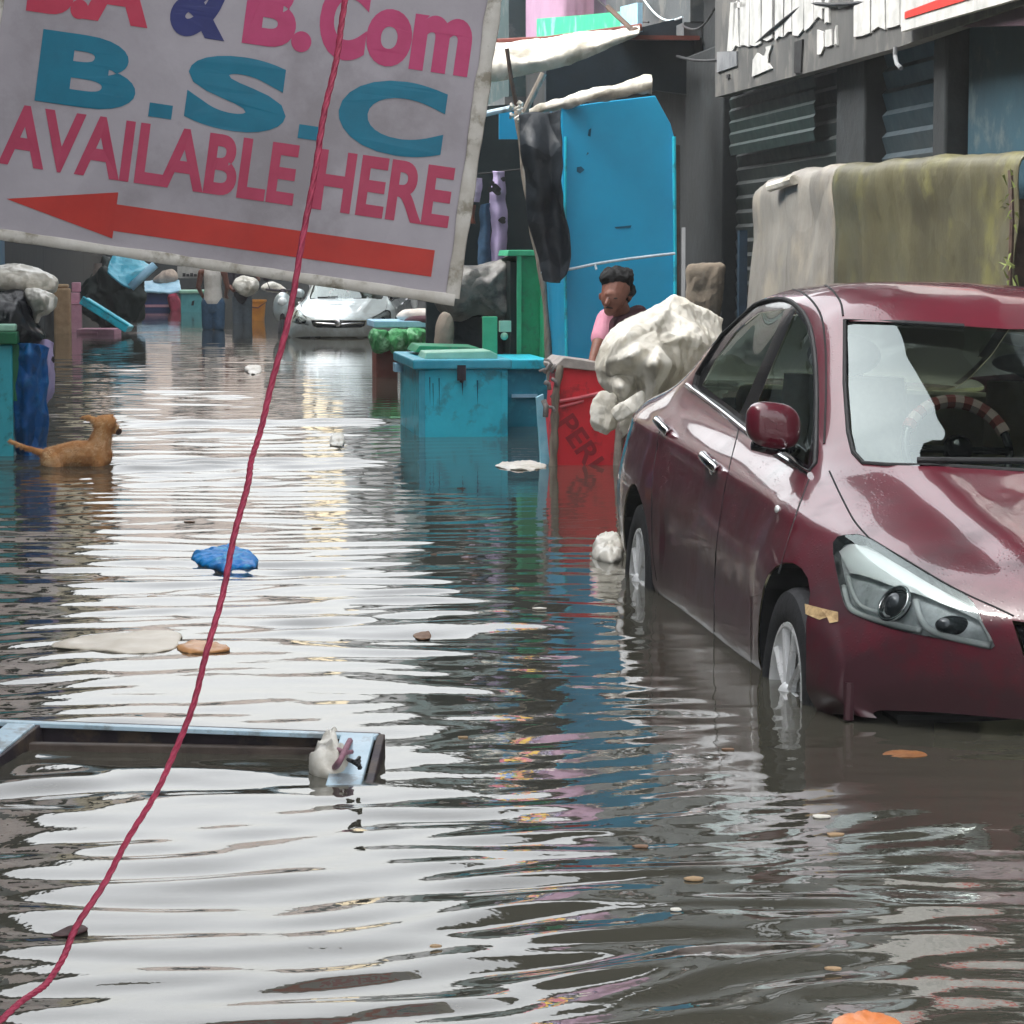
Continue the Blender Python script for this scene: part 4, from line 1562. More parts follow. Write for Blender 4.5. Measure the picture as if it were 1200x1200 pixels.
# the sheet is folded over a thin square frame: slightly uneven pale edge
for a0, b0, a1, b1, wdt in ((-2, -4, WD + 4, -4, 13), (WD + 1, -2, WD + 1, HT, 17), (-4, -2, -4, HT, 14), (-2, HT + 3, WD + 4, HT + 3, 13)):
    nn = 40
    rows = []
    for k in range(nn + 1):
        a, b_ = a0 + (a1 - a0) * k / nn, b0 + (b1 - b0) * k / nn
        p = sg(a, b_)
        h = wdt / 2 * PX * (1 + .25 * frac((k * .4, wdt, 0), 2, 1))
        n_ = EU if b0 == b1 else EX
        rows.append([p + n_ * h + Vector((0, -.006, 0)), p + n_ * h * .9 + Vector((0, -.010, 0)), p - n_ * h * .9 + Vector((0, -.008, 0)), p - n_ * h + Vector((0, -.006, 0)), p - n_ * h + Vector((0, .03, 0)), p + n_ * h + Vector((0, .03, 0)), p + n_ * h + Vector((0, -.006, 0))])
    g.grid(rows)
g.build('frame', sign_edge, sign, smooth=True)


def text_geo(s, off=0.0):
    cu = bpy.data.curves.new('text', 'FONT')
    cu.body = s
    cu.offset = off
    cu.resolution_u = 6
    o = bpy.data.objects.new('text', cu)
    COL.objects.link(o)
    dg = bpy.context.evaluated_depsgraph_get()
    dg.update()
    me = bpy.data.meshes.new_from_object(o.evaluated_get(dg))
    vs = [v.co.copy() for v in me.vertices]
    fs = [tuple(p.vertices) for p in me.polygons]
    bpy.data.objects.remove(o)
    bpy.data.curves.remove(cu)
    bpy.data.meshes.remove(me)
    return vs, fs


def text_on(g, s, fn, x0, x1, y0, y1, off=.03):
    """fit the lettering into x0..x1, y0..y1 and map every point with fn"""
    vs, fs = text_geo(s, off)
    lx, hx = min(v.x for v in vs), max(v.x for v in vs)
    ly, hy = min(v.y for v in vs), max(v.y for v in vs)
    g.add([fn(x0 + (v.x - lx) / (hx - lx) * (x1 - x0), y0 + (v.y - ly) / (hy - ly) * (y1 - y0)) for v in vs], fs)


def on_sign(a, b_):
    return sg(a, b_, bulge(a, b_) + .0016)


def stext(txt, a0, a1, b0, b1, mat, off=.035, name='lettering'):
    g = M()
    text_on(g, txt, on_sign, a0, a1, b0, b1, off)
    return g.build(name, mat, sign)


stext('B.A', 30, 172, 255, 336, ink_crimson, .05)
stext('&', 196, 262, 253, 336, ink_navy, .05)
stext('B.', 282, 362, 254, 340, ink_pink, .05)
stext('C', 368, 424, 252, 346, ink_pink, .055)
stext('om', 424, 546, 252, 318, ink_pink, .045)
stext('B', 53, 168, 155, 238, ink_teal, .045)
g = M()
for a0 in (186, 361):
    g = M()
    g.add([on_sign(a0, 156), on_sign(a0 + 27, 156), on_sign(a0 + 27, 172), on_sign(a0, 172)], [(0, 1, 2, 3)])
    g.build('lettering', ink_teal, sign)
stext('S', 226, 344, 153, 239, ink_teal, .05)
stext('C', 404, 528, 152, 238, ink_teal, .045)
stext('AVAILABLE HERE', 20, 548, 77, 148, ink_rose, .03)
g = M()
poly = [(35, 38), (164, 64), (164, 49), (537, 51), (537, 20), (162, 19), (162, 10)]
# arrow, in narrow strips so that it follows the sheet
for k in range(16):
    a0, a1 = 35 + 128 * k / 16, 35 + 128 * (k + 1) / 16
    f0, f1 = k / 16, (k + 1) / 16
    g.add([on_sign(a0, 38 - 28 * f0), on_sign(a1, 38 - 28 * f1), on_sign(a1, 38 + 26 * f1), on_sign(a0, 38 + 26 * f0)], [(0, 1, 2, 3)])
for k in range(30):
    a0, a1 = 163 + 374 * k / 30, 163 + 374 * (k + 1) / 30
    g.add([on_sign(a0, 19), on_sign(a1, 19), on_sign(a1, 50), on_sign(a0, 50)], [(0, 1, 2, 3)])
g.build('arrow', ink_red, sign)
g = M()
top_l, top_r = sg(40, HT + 6), sg(WD - 40, HT + 6)
pz = 2.75
pl, pr_ = Vector((top_l.x + .03, YS + .02, pz)), Vector((top_r.x, YS + .02, pz))
g.tube([top_l, pl], .004, 6); g.tube([top_r, pr_], .004, 6)
g.build('wire', irondark, sign)
g = M(); g.tube([Vector((pl.x - 1.35, YS + .02, pz + .02)), Vector((pr_.x + .25, YS + .02, pz + .02))], .022, 10)
g.tube([Vector((pl.x - 1.35, YS + .02, pz + .9)), Vector((pl.x + .3, YS + .02, pz + .03))], .016, 8)
tag(g.build('sign_bracket', irondark), 'iron bracket reaching out from the left wall above the crooked sign', 'bracket')

# ------------------------------------------------------------------ red rope in front of everything
rp = [(412, -330, 4.75), (410, -120, 4.75), (405, 0, 4.75), (391, 80, 4.74), (372, 180, 4.72), (350, 310, 4.7), (322, 440, 4.68), (300, 520, 4.66), (289, 570, 4.64), (268, 660, 4.62), (243, 765, 4.58), (214, 860, 4.55), (176, 940, 4.5), (130, 1020, 4.45), (88, 1090, 4.4), (66, 1138, 4.37), (40, 1163, 4.33), (0, 1196, 4.28), (-70, 1252, 4.2)]
P = cr([at(*q) for q in rp], 420)
g = M()
for st_ in range(3):
    pts = []
    for k, p in enumerate(P):
        d = Vector(P[min(k + 1, len(P) - 1)]) - Vector(P[max(k - 1, 0)])
        d.normalize()
        u = d.cross(Vector((0, 1, 0))).normalized()
        v = d.cross(u)
        a = k * .5 + st_ * 2.094
        wob = Vector((.0016 * math.sin(k * .21), 0, .0016 * math.cos(k * .13)))
        pts.append(Vector(p) + wob + (u * math.cos(a) + v * math.sin(a)) * .0021)
    g.tube(pts, .0037, 6)
g.build('rope', rope_m)
ro = bpy.data.objects['rope']
tag(ro, 'long red twisted nylon rope crossing the sign and hanging down to the lower left', 'rope')
g = M()
c0, c1 = S(4.6, -2.0, 3.5), S(5.0, 4.1, 3.4)
pts = [c0 + (c1 - c0) * (k / 24) - ZV * (.5 * math.sin(math.pi * k / 24)) for k in range(25)]
g.tube(pts, .010, 8)
g.tube([Vector(P[0]), min(pts, key=lambda q: abs(q.x - P[0][0]))], .009, 6)
tag(g.build('overhead_cable', black), 'black cable strung across the lane that holds the top of the red rope', 'cable')

# ------------------------------------------------------------------ right side: carts, boxes, kiosk
# blue kiosk
sk = 17.55
ki = thing('kiosk', 'tall blue steel kiosk with a plain front, behind the man in pink', 'kiosk', ons(725, 400, sk))
g = M()
fpoly(g, [(661, 460), (663, 418), (660, 250), (658, 126), (700, 120), (768, 112), (786, 145), (790, 160), (791, 460)], sk, .9)
g.build('kiosk_body', blue_panel_m, ki, bevel=.006)
g = M()
for q in ([(690, 152), (693, 150), (692, 160), (689, 159)], [(676, 196), (681, 195), (685, 199), (680, 203), (676, 201)], [(687, 182), (689, 178), (690, 180)], [(720, 266), (740, 264), (739, 267), (722, 268)]):
    fpoly(g, q, sk - .004, .003)
g.build('rust_spot', pm('blue_rust', X('1a5f7c'), X('164a60'), 20, .8), ki)
g = M(); g.tube([ons(790, 160, sk - .012), ons(791, 300, sk - .012), ons(791, 430, sk - .012)], .012, 8); g.tube([ons(663, 160, sk - .012), ons(662, 300, sk - .012), ons(664, 430, sk - .012)], .010, 8)
g.build('edge_strip', teal, ki)

# white rope from the post to the kiosk
g = M()
g.tube(cr([ons(634, 319, 17.3), ons(665, 316, 17.3), ons(700, 309, 17.3), ons(740, 303, 17.35), ons(791, 297, 17.4)], 24), .009, 8)
g.tube([ons(697, 309, 17.3), ons(699, 316, 17.28)], .008, 6)
tag(g.build('rope', white_rope), 'white rope tied across the front of the blue kiosk', 'rope')

# red cart
sr = sw(685, 545)
rc = thing('cart', 'red painted street cart with dark lettering, standing in the water before the blue kiosk', 'cart', ons(685, 545, sr))
g = M(); fpoly(g, [(648, 600), (650, 545), (654, 470), (659, 429), (724, 434), (722, 545), (722, 600)], sr, .5)
g.build('cart_body', red_p, rc, bevel=.008)
g = M(); fpoly(g, [(651, 428), (661, 419), (700, 424), (728, 428), (728, 438), (690, 434), (660, 431), (652, 433)], sr - .03, .56); g.build('rim', pm('pale_dusty_rim', X('b9b0ab'), X('96908d'), 9, .7), rc, bevel=.006)
g = M()
g.tube([ons(656, 470, sr - .012), ons(680, 466, sr - .015), ons(705, 460, sr - .012)], .010, 8)
g.tube([ons(656, 477, sr - .012), ons(672, 473, sr - .012), ons(684, 470, sr - .012)], .008, 8)
g.build('binding', pm('pink_red_cord', X('e57a84'), X('d8606c'), 9, .6), rc)
g = M()
la = R(56)
lx, ly = math.cos(la), math.sin(la)          # the letters run steeply down to the right, in pixels


def on_cart(a, b_):
    x = 659 + a * lx + b_ * ly
    y = 492 + a * ly - b_ * lx
    return ons(x, y, sr - .004)


text_on(g, 'PERI', on_cart, 0, 66, -9, 15, .02)
g.build('lettering', dark_red_ink, rc)
g = M()
g.tube(cr([ons(645, 600, sr - .04), ons(648, 545, sr - .04), ons(650, 500, sr - .04), ons(651, 465, sr - .04), ons(657, 428, sr - .04)], 20), [.028 - .0004 * k + .004 * math.sin(k * 1.9) for k in range(20)], 8)
g.build('leg', wood, rc, smooth=True)
g = M()
g.tube([ons(722, 600, sr - .02), ons(723, 550, sr - .02), ons(726, 505, sr - .02), ons(729, 470, sr - .02)], .026, 8)
g.build('leg', pm('grey_post', X('a39c94'), X('837c75'), 12, .8), rc, smooth=True)
g = M(); fpoly(g, [(629, 466), (637, 462), (644, 540), (645, 600), (636, 600), (634, 540)], sr + .1, .06); g.build('side_board', pm('pale_blue_board', X('8ccbe0'), X('6fb6d0'), 8, .5), rc)
g = M()
rnd = random.Random(5)
for k in range(9):
    x, y = rnd.uniform(634, 652), rnd.uniform(425, 480)
    p = ons(x, y, sr - .05 + rnd.uniform(-.02, .03))
    q = p + Vector((rnd.uniform(-.05, .05), rnd.uniform(-.03, .03), rnd.uniform(-.10, .06)))
    g.tube([p, (p + q) / 2 + Vector((.01, 0, .01)), q], rnd.uniform(.008, .018), 6)
g.build('knotted_rags', pm('grey_rag', X('8f8a88'), X('5f5a5a'), 20, .9), rc, smooth=True)

# blue boxes
sb = sw(543, 512)
bb = thing('box', 'large turquoise box with a pale rim, standing in the water left of the red cart', 'box', ons(543, 512, sb))
g = M(); fbox(g, 491, 595, 432, 512, sb, 1.55, True); g.build('box_body', teal, bb, bevel=.01)
g = M(); fbox(g, 484, 600, 421, 433, sb - .06, 1.7); g.build('lid', pm('pale_turquoise_paint', X('4fb6cc'), X('2fa0ba'), 6, .4), bb, bevel=.012)
g = M(); fbox(g, 463, 476, 426, 436, sb + 1.3, .2); g.build('handle', paleblue, bb)
for xx in ((491, 498), (588, 595)):
    g = M(); fbox(g, xx[0], xx[1], 434, 512, sb - .012, .01, True); g.build('corner_strip', MATS['pale_turquoise_paint'] if xx[0] < 500 else teal, bb, bevel=.003)
g = M(); fbox(g, 536, 546, 428, 446, sb - .075, .016); g.sphere(ons(541, 446, sb - .02), .016, 8); g.build('hasp', irondark, bb)
rnd = random.Random(12)
for k in range(5):
    x = rnd.uniform(502, 584); y = rnd.uniform(436, 452)
    g = M(); fpoly(g, [(x, y), (x + rnd.uniform(1, 2.5), y), (x + 1.2, y + rnd.uniform(14, 40))], sb - .003, .002); g.build('rust_streak', MATS['blue_rust'], bb)
sb2 = sw(615, 500)
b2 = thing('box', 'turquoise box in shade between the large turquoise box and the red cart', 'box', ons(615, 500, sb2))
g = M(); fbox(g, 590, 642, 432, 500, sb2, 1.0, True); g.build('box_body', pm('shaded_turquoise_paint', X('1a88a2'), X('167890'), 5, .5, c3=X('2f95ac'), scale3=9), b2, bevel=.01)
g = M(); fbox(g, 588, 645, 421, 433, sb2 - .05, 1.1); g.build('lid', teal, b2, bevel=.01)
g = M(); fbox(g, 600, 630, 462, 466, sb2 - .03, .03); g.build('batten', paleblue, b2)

# mint tray on the box
g = M()
fpoly(g, [(497, 421), (500, 413), (575, 411), (583, 415), (583, 421)], sb + .1, .5)
tag(g.build('tray', mint, bevel=.008), 'mint green tray lying on the large turquoise box', 'tray')
g = M()
fpoly(g, [(486, 413), (492, 405), (560, 407), (566, 411), (500, 413)], sb + .75, .7)
tag(g.build('board', green_p, bevel=.006), 'flat green board behind the mint tray', 'board')

# green cupboard
sgc = 21.2
gc = thing('cupboard', 'tall green wooden cupboard with open frame, behind the turquoise boxes', 'cupboard', ons(620, 450, sgc))
g = M(); fpoly(g, [(609, 520), (607, 300), (632, 300), (638, 330), (641, 520)], sgc, .05); g.build('door', green_p, gc, bevel=.006)
g = M(); fpoly(g, [(594, 300), (596, 293), (627, 293), (630, 300)], sgc - .04, .6); g.build('cap', pm('light_green_paint', X('4bb98c'), X('3aa87c'), 6, .5), gc, bevel=.006)
g = M(); fbox(g, 637, 656, 336, 520, sgc - .25, .5); g.build('side_panel', green_p, gc, bevel=.006)
g = M(); fbox(g, 606, 611, 300, 520, sgc - .03, .03); g.build('batten', MATS['light_green_paint'], gc)
g = M(); fbox(g, 598, 652, 306, 520, sgc + .12, .5); g.build('carcass', dgreen, gc)
for k, (x, y) in enumerate(((653, 372), (654, 392), (652, 412), (655, 432))):
    g = M(); g.sphere(ons(x, y, sgc - .27), (.025, .012, .035), 6); g.build('rust_spot', black, gc)
g = M(); fbox(g, 566, 583, 371, 421, 20.9, .06); 
tag(g.build('post', MATS['light_green_paint'], bevel=.006), 'short light green post under the grey tarpaulin', 'post')
g = M(); fbox(g, 586, 599, 376, 389, 20.95, .08); g.sphere(ons(591, 394, 20.95), .03, 8)
tag(g.build('latch_block', mint), 'small mint block with a knob beside the short light green post', 'block')

# grey tarpaulin over a heap
gt = thing('covered_heap', 'heap under a creased grey tarpaulin behind the large turquoise box', 'heap', ons(560, 420, 21.6))
g = puff([(512, 340), (528, 322), (545, 314), (575, 308), (604, 299), (606, 322), (603, 345), (608, 372), (585, 372), (565, 366), (545, 372), (528, 372), (516, 362)], 22.0, .34, 11, .04, 3.6, fold=.09)
g.build('tarpaulin', grey_tarp, gt, smooth=True)
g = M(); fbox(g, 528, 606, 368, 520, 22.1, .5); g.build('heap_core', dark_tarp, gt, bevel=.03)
g = puff([(508, 392), (513, 378), (520, 366), (530, 372), (532, 390), (528, 412), (512, 412)], 21.5, .08, 14, .02, 7)
tag(g.build('bag', pm('beige_cloth', X('a89a8c'), X('8f8276'), 8, .8), smooth=True), 'beige cloth bag against the left end of the grey tarpaulin heap', 'bag')

# leaning pole, dark curtain, awnings
g = M()
g.tube(cr([ons(606, 128, 18.4), ons(612, 180, 18.4), ons(620, 240, 18.35), ons(628, 290, 18.3), ons(637, 335, 18.25), ons(643, 420, 18.2), ons(647, 520, 18.15)], 26), [.022 + .005 * math.sin(k * 1.3) for k in range(26)], 8)
tag(g.build('pole', wood, smooth=True), 'weathered wooden pole leaning between the green cupboard and the blue kiosk', 'pole')
g = M()
g.tube([ons(594, 57, 18.2), ons(599, 92, 18.2), ons(606, 128, 18.25)], .014, 8)
tag(g.build('stick', darkwood), 'thin brown stick standing on top of the leaning wooden pole', 'stick')
g = M()
g.tube([ons(637, 86, 18.3), ons(622, 116, 18.3), ons(610, 140, 18.3)], .022, 8)
tag(g.build('prop', wood), 'short slanting prop under the rolled awning, beside the leaning pole', 'prop')
g = M()
for k in range(14):
    a = k * .9
    p = ons(606 + 3 * math.sin(a * 2), 122 + k * 1.6, 18.2)
    g.tube([p + Vector((.035 * math.cos(a), .035 * math.sin(a), 0)), p + Vector((.035 * math.cos(a + 1.2), .035 * math.sin(a + 1.2), .02))], .010, 6)
tag(g.build('binding', white_tarp), 'white rag bound round the top of the leaning wooden pole', 'rag')
s_ = 17.3
G = cloth([[ons(608, 134, s_), ons(625, 131, s_), ons(642, 132, s_), ons(656, 128, s_)],
           [ons(612, 190, s_), ons(628, 190, s_ - .08), ons(645, 190, s_ - .02), ons(660, 190, s_ - .1)],
           [ons(620, 250, s_), ons(635, 250, s_ - .06), ons(650, 250, s_), ons(662, 250, s_ - .1)],
           [ons(630, 300, s_), ons(643, 302, s_ - .06), ons(656, 303, s_), ons(668, 300, s_ - .08)],
           [ons(638, 328, s_), ons(647, 331, s_ - .04), ons(656, 331, s_), ons(664, 322, s_ - .06)]], 60, 30, .03, 2, 4, .03)
g = M(); g.grid(G)
tag(g.build('curtain', dark_tarp, smooth=True, solid=.008), 'dark tarpaulin curtain hanging left of the blue kiosk', 'curtain')
# white cloth awning
s_ = 20.0
G = cloth([[ons(560, 54, s_ + .9), ons(610, 51, s_ + .9), ons(660, 45, s_ + .9), ons(710, 38, s_ + .9), ons(750, 33, s_ + .9)],
           [ons(560, 60, s_ + .3), ons(610, 56, s_ + .3), ons(660, 49, s_ + .3), ons(710, 40, s_ + .3), ons(750, 35, s_ + .3)],
           [ons(560, 76, s_), ons(610, 72, s_), ons(660, 62, s_), ons(710, 48, s_), ons(749, 38, s_)],
           [ons(560, 93, s_ + .03), ons(600, 92, s_ + .03), ons(650, 80, s_ + .03), ons(705, 58, s_ + .03), ons(747, 41, s_ + .03)]], 34, 80, .035, 6, 3.4, .05)
g = M(); g.grid(G)
tag(g.build('awning', white_tarp, smooth=True, solid=.008), 'sagging off white cloth awning below the green balcony front', 'awning')
g = M(); g.tube([ons(540, 52, s_ + .95), ons(640, 47, s_ + .95), ons(752, 32, s_ + .95)], .03, 8)
tag(g.build('awning_rail', brown_p), 'brown rail along the top of the off white awning', 'rail')
g = M(); g.tube([ons(712, 8, s_ + .6), ons(742, 36, s_ + .3)], .02, 8); g.sphere(ons(744, 37, s_ + .25), .035, 8)
tag(g.build('strut', darkwood), 'dark strut holding up the right end of the off white awning', 'strut')
# rolled awning over the kiosk
pts = [ons(620, 132, 17.9), ons(640, 126, 17.7), ons(670, 118, 17.5), ons(700, 111, 17.4), ons(735, 104, 17.3), ons(764, 98, 17.25)]
P_ = cr(pts, 60)
g = M()
rows = []
for k, p in enumerate(P_):
    rr = .026 + .026 * k / 59 + .010 * frac((k * .23, 0, 0), 4, 1.0)
    rows.append([Vector(p) + Vector((0, math.cos(a) * rr * 1.3, math.sin(a) * rr * (1 + .3 * math.sin(3 * a + k * .3)))) for a in [2 * math.pi * q / 14 for q in range(15)]])
g.grid(rows); g.add(rows[-1][:-1], [tuple(range(14))]); g.add(rows[0][:-1], [tuple(range(14))])
tag(g.build('rolled_awning', white_tarp, smooth=True), 'off white rolled up awning along the top of the blue kiosk', 'awning')
g = M(); g.tube([ons(540, 141, 18.6), ons(575, 132, 18.5), ons(608, 125, 18.4)], .02, 8)
tag(g.build('rail', ironwhite), 'pale thin rail running left from the bound top of the leaning pole', 'rail')
g = M(); fbox(g, 585, 608, 131, 163, 18.9, .03)
tag(g.build('notice', blue_panel_m), 'small plain blue notice board left of the leaning pole', 'notice board')
# flat panel coloured with the dark of the shop recess behind
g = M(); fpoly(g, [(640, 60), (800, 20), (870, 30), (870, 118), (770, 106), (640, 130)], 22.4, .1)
tag(g.build('backing', pm('recess_dark_blue', X('1d2f3a'), X('17262f'), 3, .7, .004)), 'dark blue canvas panel for the dark shop recess above the rolled awning of the kiosk', 'backing')

# hanging clothes
g_cl = 'clothes hung in the dark doorway'
for nm, pix, m_, lab in (('shirt', [(575, 201, 590, 201), (577, 215, 591, 216), (573, 235, 592, 236), (576, 260, 593, 262), (575, 300, 592, 302), (574, 312, 591, 312)], lilac, 'long lilac cloth with dark blots hanging in the dark doorway'),
                         ('shirt', [(549, 208, 564, 209), (548, 222, 564, 224), (549, 236, 562, 237)], pm('pale_lilac_cloth', X('d0c6de'), X('c0b4d0'), 9, .85), 'short pale lilac cloth hanging beside the edge of the sign'),
                         ('trousers', [(563, 240, 574, 238), (563, 262, 574, 262), (562, 285, 573, 285), (562, 312, 574, 312)], denim, 'faded blue trousers hanging between the two lilac cloths'),
                         ('scarf', [(549, 240, 557, 240), (548, 250, 557, 250), (550, 262, 556, 262)], pm('rust_cloth', X('8c5a48'), X('6a4038'), 20, .9), 'small rust coloured scarf hanging under the short pale lilac cloth')):
    G = cloth([[ons(a, b_, 22.6), ons((a + c) / 2, (b_ + e) / 2, 22.55), ons(c, e, 22.6)] for a, b_, c, e in pix], 30, 14, .03, len(lab), 6, .03)
    g = M(); g.grid(G)
    o_ = g.build(nm, m_, smooth=True, solid=.01)
    tag(o_, lab, nm if nm != 'shirt' else 'cloth', g_cl)
    if nm == 'shirt' and len(pix) > 4:
        for x, y, r_ in ((580, 219, .03), (583, 224, .035), (577, 215, .02), (589, 258, .03), (590, 210, .02), (574, 222, .025)):
            g = M()
            c = ons(x, y, 22.5)
            g.prism([c + Vector((r_ * math.cos(a) * (1 + .3 * math.sin(3 * a + x)), 0, r_ * math.sin(a))) for a in [2 * math.pi * q / 12 for q in range(12)]], Vector((0, .012, 0)))
            g.build('blot', black, o_)
g = M(); g.tube([ons(535, 205, 22.65), ons(570, 203, 22.65), ons(612, 198, 22.65)], .008, 6)
tag(g.build('clothes_line', black), 'thin dark line carrying the lilac cloths', 'line')
g = M(); fpoly(g, [(500, 360), (500, 130), (625, 120), (640, 420), (500, 420)], 23.2, .1)  # flat sheet whose colour stands for the dark interior behind the clothes
tag(g.build('interior_backing', pm('interior_green_black', X('14282c'), X('0f2024'), 2, .8)), 'green black canvas for the dark interior behind the hanging clothes', 'backing')

# brown sack hanging in the dark
g = puff([(808, 312), (846, 309), (848, 330), (842, 365), (838, 398), (820, 398), (806, 360), (804, 335)], 19.2, .07, 21, .03, 5, fold=.05)
tag(g.build('sack', brown_sack_m, smooth=True), 'brown sacking hanging in the dark gap beside the blue kiosk', 'sack')
g = M(); fbox(g, 866, 876, 270, 345, 17.2, .06, True)
tag(g.build('post', pm('dark_blue_post', X('24394a'), X('1b2c3a'), 6, .6)), 'dark blue post at the left end of the wrapped stall', 'post')

# white plastic cover heaped over a handcart
wc_ = thing('covered_handcart', 'handcart under a crumpled white plastic sheet behind the maroon car', 'handcart', at(765, 520, 14.8))
yc_ = 14.8
rws = [[(738, 378, .45), (760, 366, .45), (790, 352, .45), (820, 364, .45), (846, 378, .45)],
       [(732, 376, .2), (758, 362, .15), (790, 345, .12), (822, 361, .2), (846, 375, .25)],
       [(712, 394, .02), (744, 378, -.02), (776, 372, .0), (815, 382, .1), (844, 392, .2)],
       [(703, 410, .0), (730, 396, -.2), (760, 392, -.06), (800, 396, -.02), (838, 408, .12)],
       [(699, 432, .02), (716, 424, -.18), (738, 416, -.30), (775, 404, -.12), (826, 414, .08)],
       [(701, 446, .02), (722, 440, -.12), (744, 436, -.16), (768, 424, -.30), (815, 436, .05)],
       [(712, 456, .0), (727, 452, -.22), (746, 456, -.10), (768, 450, -.24), (802, 456, .05)],
       [(716, 470, .02), (729, 470, -.16), (744, 474, -.08), (762, 470, -.20), (786, 474, .05)],
       [(720, 484, .05), (731, 488, -.10), (744, 494, -.05), (758, 486, -.12), (772, 488, .05)]]
rws = [[(x, y, d * 1.6 if 0 < k < 8 else d) for x, y, d in r_] for k, r_ in enumerate(rws)]
G = cloth([[at(x, y, yc_ + d) for x, y, d in r_] for r_ in rws], 110, 120, .012, 31, 6, .030, flat=3, along=Vector((-.45, 0, -.89)))
g = M(); g.grid(G)
back = [[G[k][q] + Vector((0, (.5 if k else 0), -.02)) for q in range(0, 120, 7)] for k in range(0, 110, 8)]
g.build('plastic_sheet', white_plastic, wc_, smooth=True, solid=.006)
g = M(); g.box(at(775, 430, 15.25), (.34, .3, .34)); g.box(at(760, 455, 15.1), (.25, .35, .2)); g.build('load', brown_sack_m, wc_, bevel=.08, segs=4)
g = puff([(716, 462), (724, 470), (722, 490), (716, 505), (708, 513), (699, 508), (694, 492), (696, 478), (704, 464)], 14.55, .035, 33, .02, 8, fold=.06, flat=1.25)
g.build('sheet_corner', white_plastic, wc_, smooth=True)
g = puff([(719, 478), (735, 468), (752, 459), (756, 472), (750, 483), (738, 488), (728, 493), (722, 490)], 14.45, .02, 35, .012, 8, fold=.03, flat=.5)
g.build('sheet_corner', white_plastic, wc_, smooth=True)
g = puff([(728, 480), (742, 476), (756, 480), (756, 505), (748, 516), (738, 502), (731, 510)], 14.7, .06, 36, .02, 8, fold=.05)
g.build('sheet_corner', white_plastic, wc_, smooth=True)
g = M()
for dx in (735, 800):
    g.tube([at(dx, 470, 14.8), Vector((at(dx, 470, 14.8).x, 14.8, -.36))], .03, 8)
g.box(at(765, 470, 14.95), (.45, .5, .06))
g.build('cart_frame', darkwood, wc_)

# ------------------------------------------------------------------ man behind the red cart
ym = 16.75


def mp(x, y, d=0.0):
    return at(x, y, ym + d)


man = thing('person', 'man in a pink shirt and dark vest bending over behind the red cart, looking down', 'person', (mp(738, 400).x, ym + .25, -.36))
gd = -.36
hipL, hipR = Vector((mp(728, 470, .30).x, ym + .30, .52)), Vector((mp(752, 470, .30).x, ym + .30, .52))
caps = [(mp(722, 337, -.01), .090, mp(718, 350, -.05), .074), (mp(718, 352, -.055), .064, mp(715, 363, -.07), .040), (mp(713, 350, -.115), .013, mp(710.5, 356.5, -.135), .016),
        (mp(713, 345, -.10), .024, mp(721, 345, -.095), .024),
        (mp(738, 345, .02), .018, mp(738, 350, .02), .014), (mp(704, 346, .0), .015, mp(704, 350, .0), .012),
        (mp(725, 358, .03), .058, mp(733, 378, .10), .064),
        (mp(728, 385, .13), .125, mp(744, 385, .13), .125), (mp(736, 392, .14), .14, mp(740, 440, .25), .135), (mp(740, 440, .25), .135, Vector((mp(740, 470, .3).x, ym + .3, .55)), .14),
        (hipL, .095, Vector((hipL.x - .02, hipL.y - .04, .08)), .065), (Vector((hipL.x - .02, hipL.y - .04, .08)), .065, Vector((hipL.x - .02, hipL.y, gd + .05)), .042),
        (hipR, .095, Vector((hipR.x + .02, hipR.y - .04, .08)), .065), (Vector((hipR.x + .02, hipR.y - .04, .08)), .065, Vector((hipR.x + .02, hipR.y, gd + .05)), .042),
        (mp(711, 376, .10), .062, mp(703, 398, .02), .047), (mp(703, 398, .02), .046, mp(695, 421, -.10), .028),
        (mp(758, 380, .10), .062, mp(766, 410, .0), .047), (mp(766, 410, 0), .046, mp(757, 434, -.16), .03)]
# hand of the near arm closing over the rim of the cart
hb = mp(694, 424, -.12)
caps += [(mp(695, 421, -.10), .028, hb + Vector((0, -.03, -.015)), .030)]
for k, (dx, L) in enumerate(((-.033, .05), (-.012, .058), (.010, .055), (.030, .044))):
    a = hb + Vector((dx * .8, -.05, -.018))
    b_ = a + Vector((dx * .3, -.025, -.012))
    c = b_ + Vector((0, -.012, -L * .6))
    caps += [(a, .0105, b_, .0098), (b_, .0098, c, .0085)]
a = hb + Vector((.034, -.01, -.012))
caps += [(a, .013, a + Vector((.022, -.022, -.008)), .011), (a + Vector((.022, -.022, -.008)), .011, a + Vector((.022, -.045, -.022)), .009)]
body('body', caps, skin, man, .0065, 3)
caps = [(mp(728, 386, .13), .135, mp(746, 386, .13), .135), (mp(736, 392, .14), .152, mp(740, 440, .25), .148), (mp(740, 440, .25), .148, Vector((mp(740, 470, .3).x, ym + .3, .58)), .15),
        (mp(712, 375, .10), .073, mp(703.5, 396, .03), .062), (mp(757, 379, .10), .073, mp(765, 402, .02), .062)]
body('shirt', caps, pinkshirt, man, .011, 4)
caps = [(mp(728, 378, -.03), .045, mp(748, 376, -.02), .055), (mp(728, 386, .06), .098, mp(748, 384, .07), .112), (mp(733, 392, .07), .135, mp(740, 440, .20), .14), (mp(730, 376, .04), .055, mp(748, 368, .08), .06)]
body('vest', caps, vest_m, man, .012, 4)
caps = [(mp(718, 327, -.005), .080, mp(727, 327, .0), .080), (mp(714, 325.5, -.04), .054, mp(732, 325, -.03), .056), (mp(735, 338, .03), .052, mp(731, 346, .06), .05), (mp(713, 326, -.065), .028, mp(727, 325, -.065), .034)]
hr = body('hair', caps, hair_m, man, .008, 2)
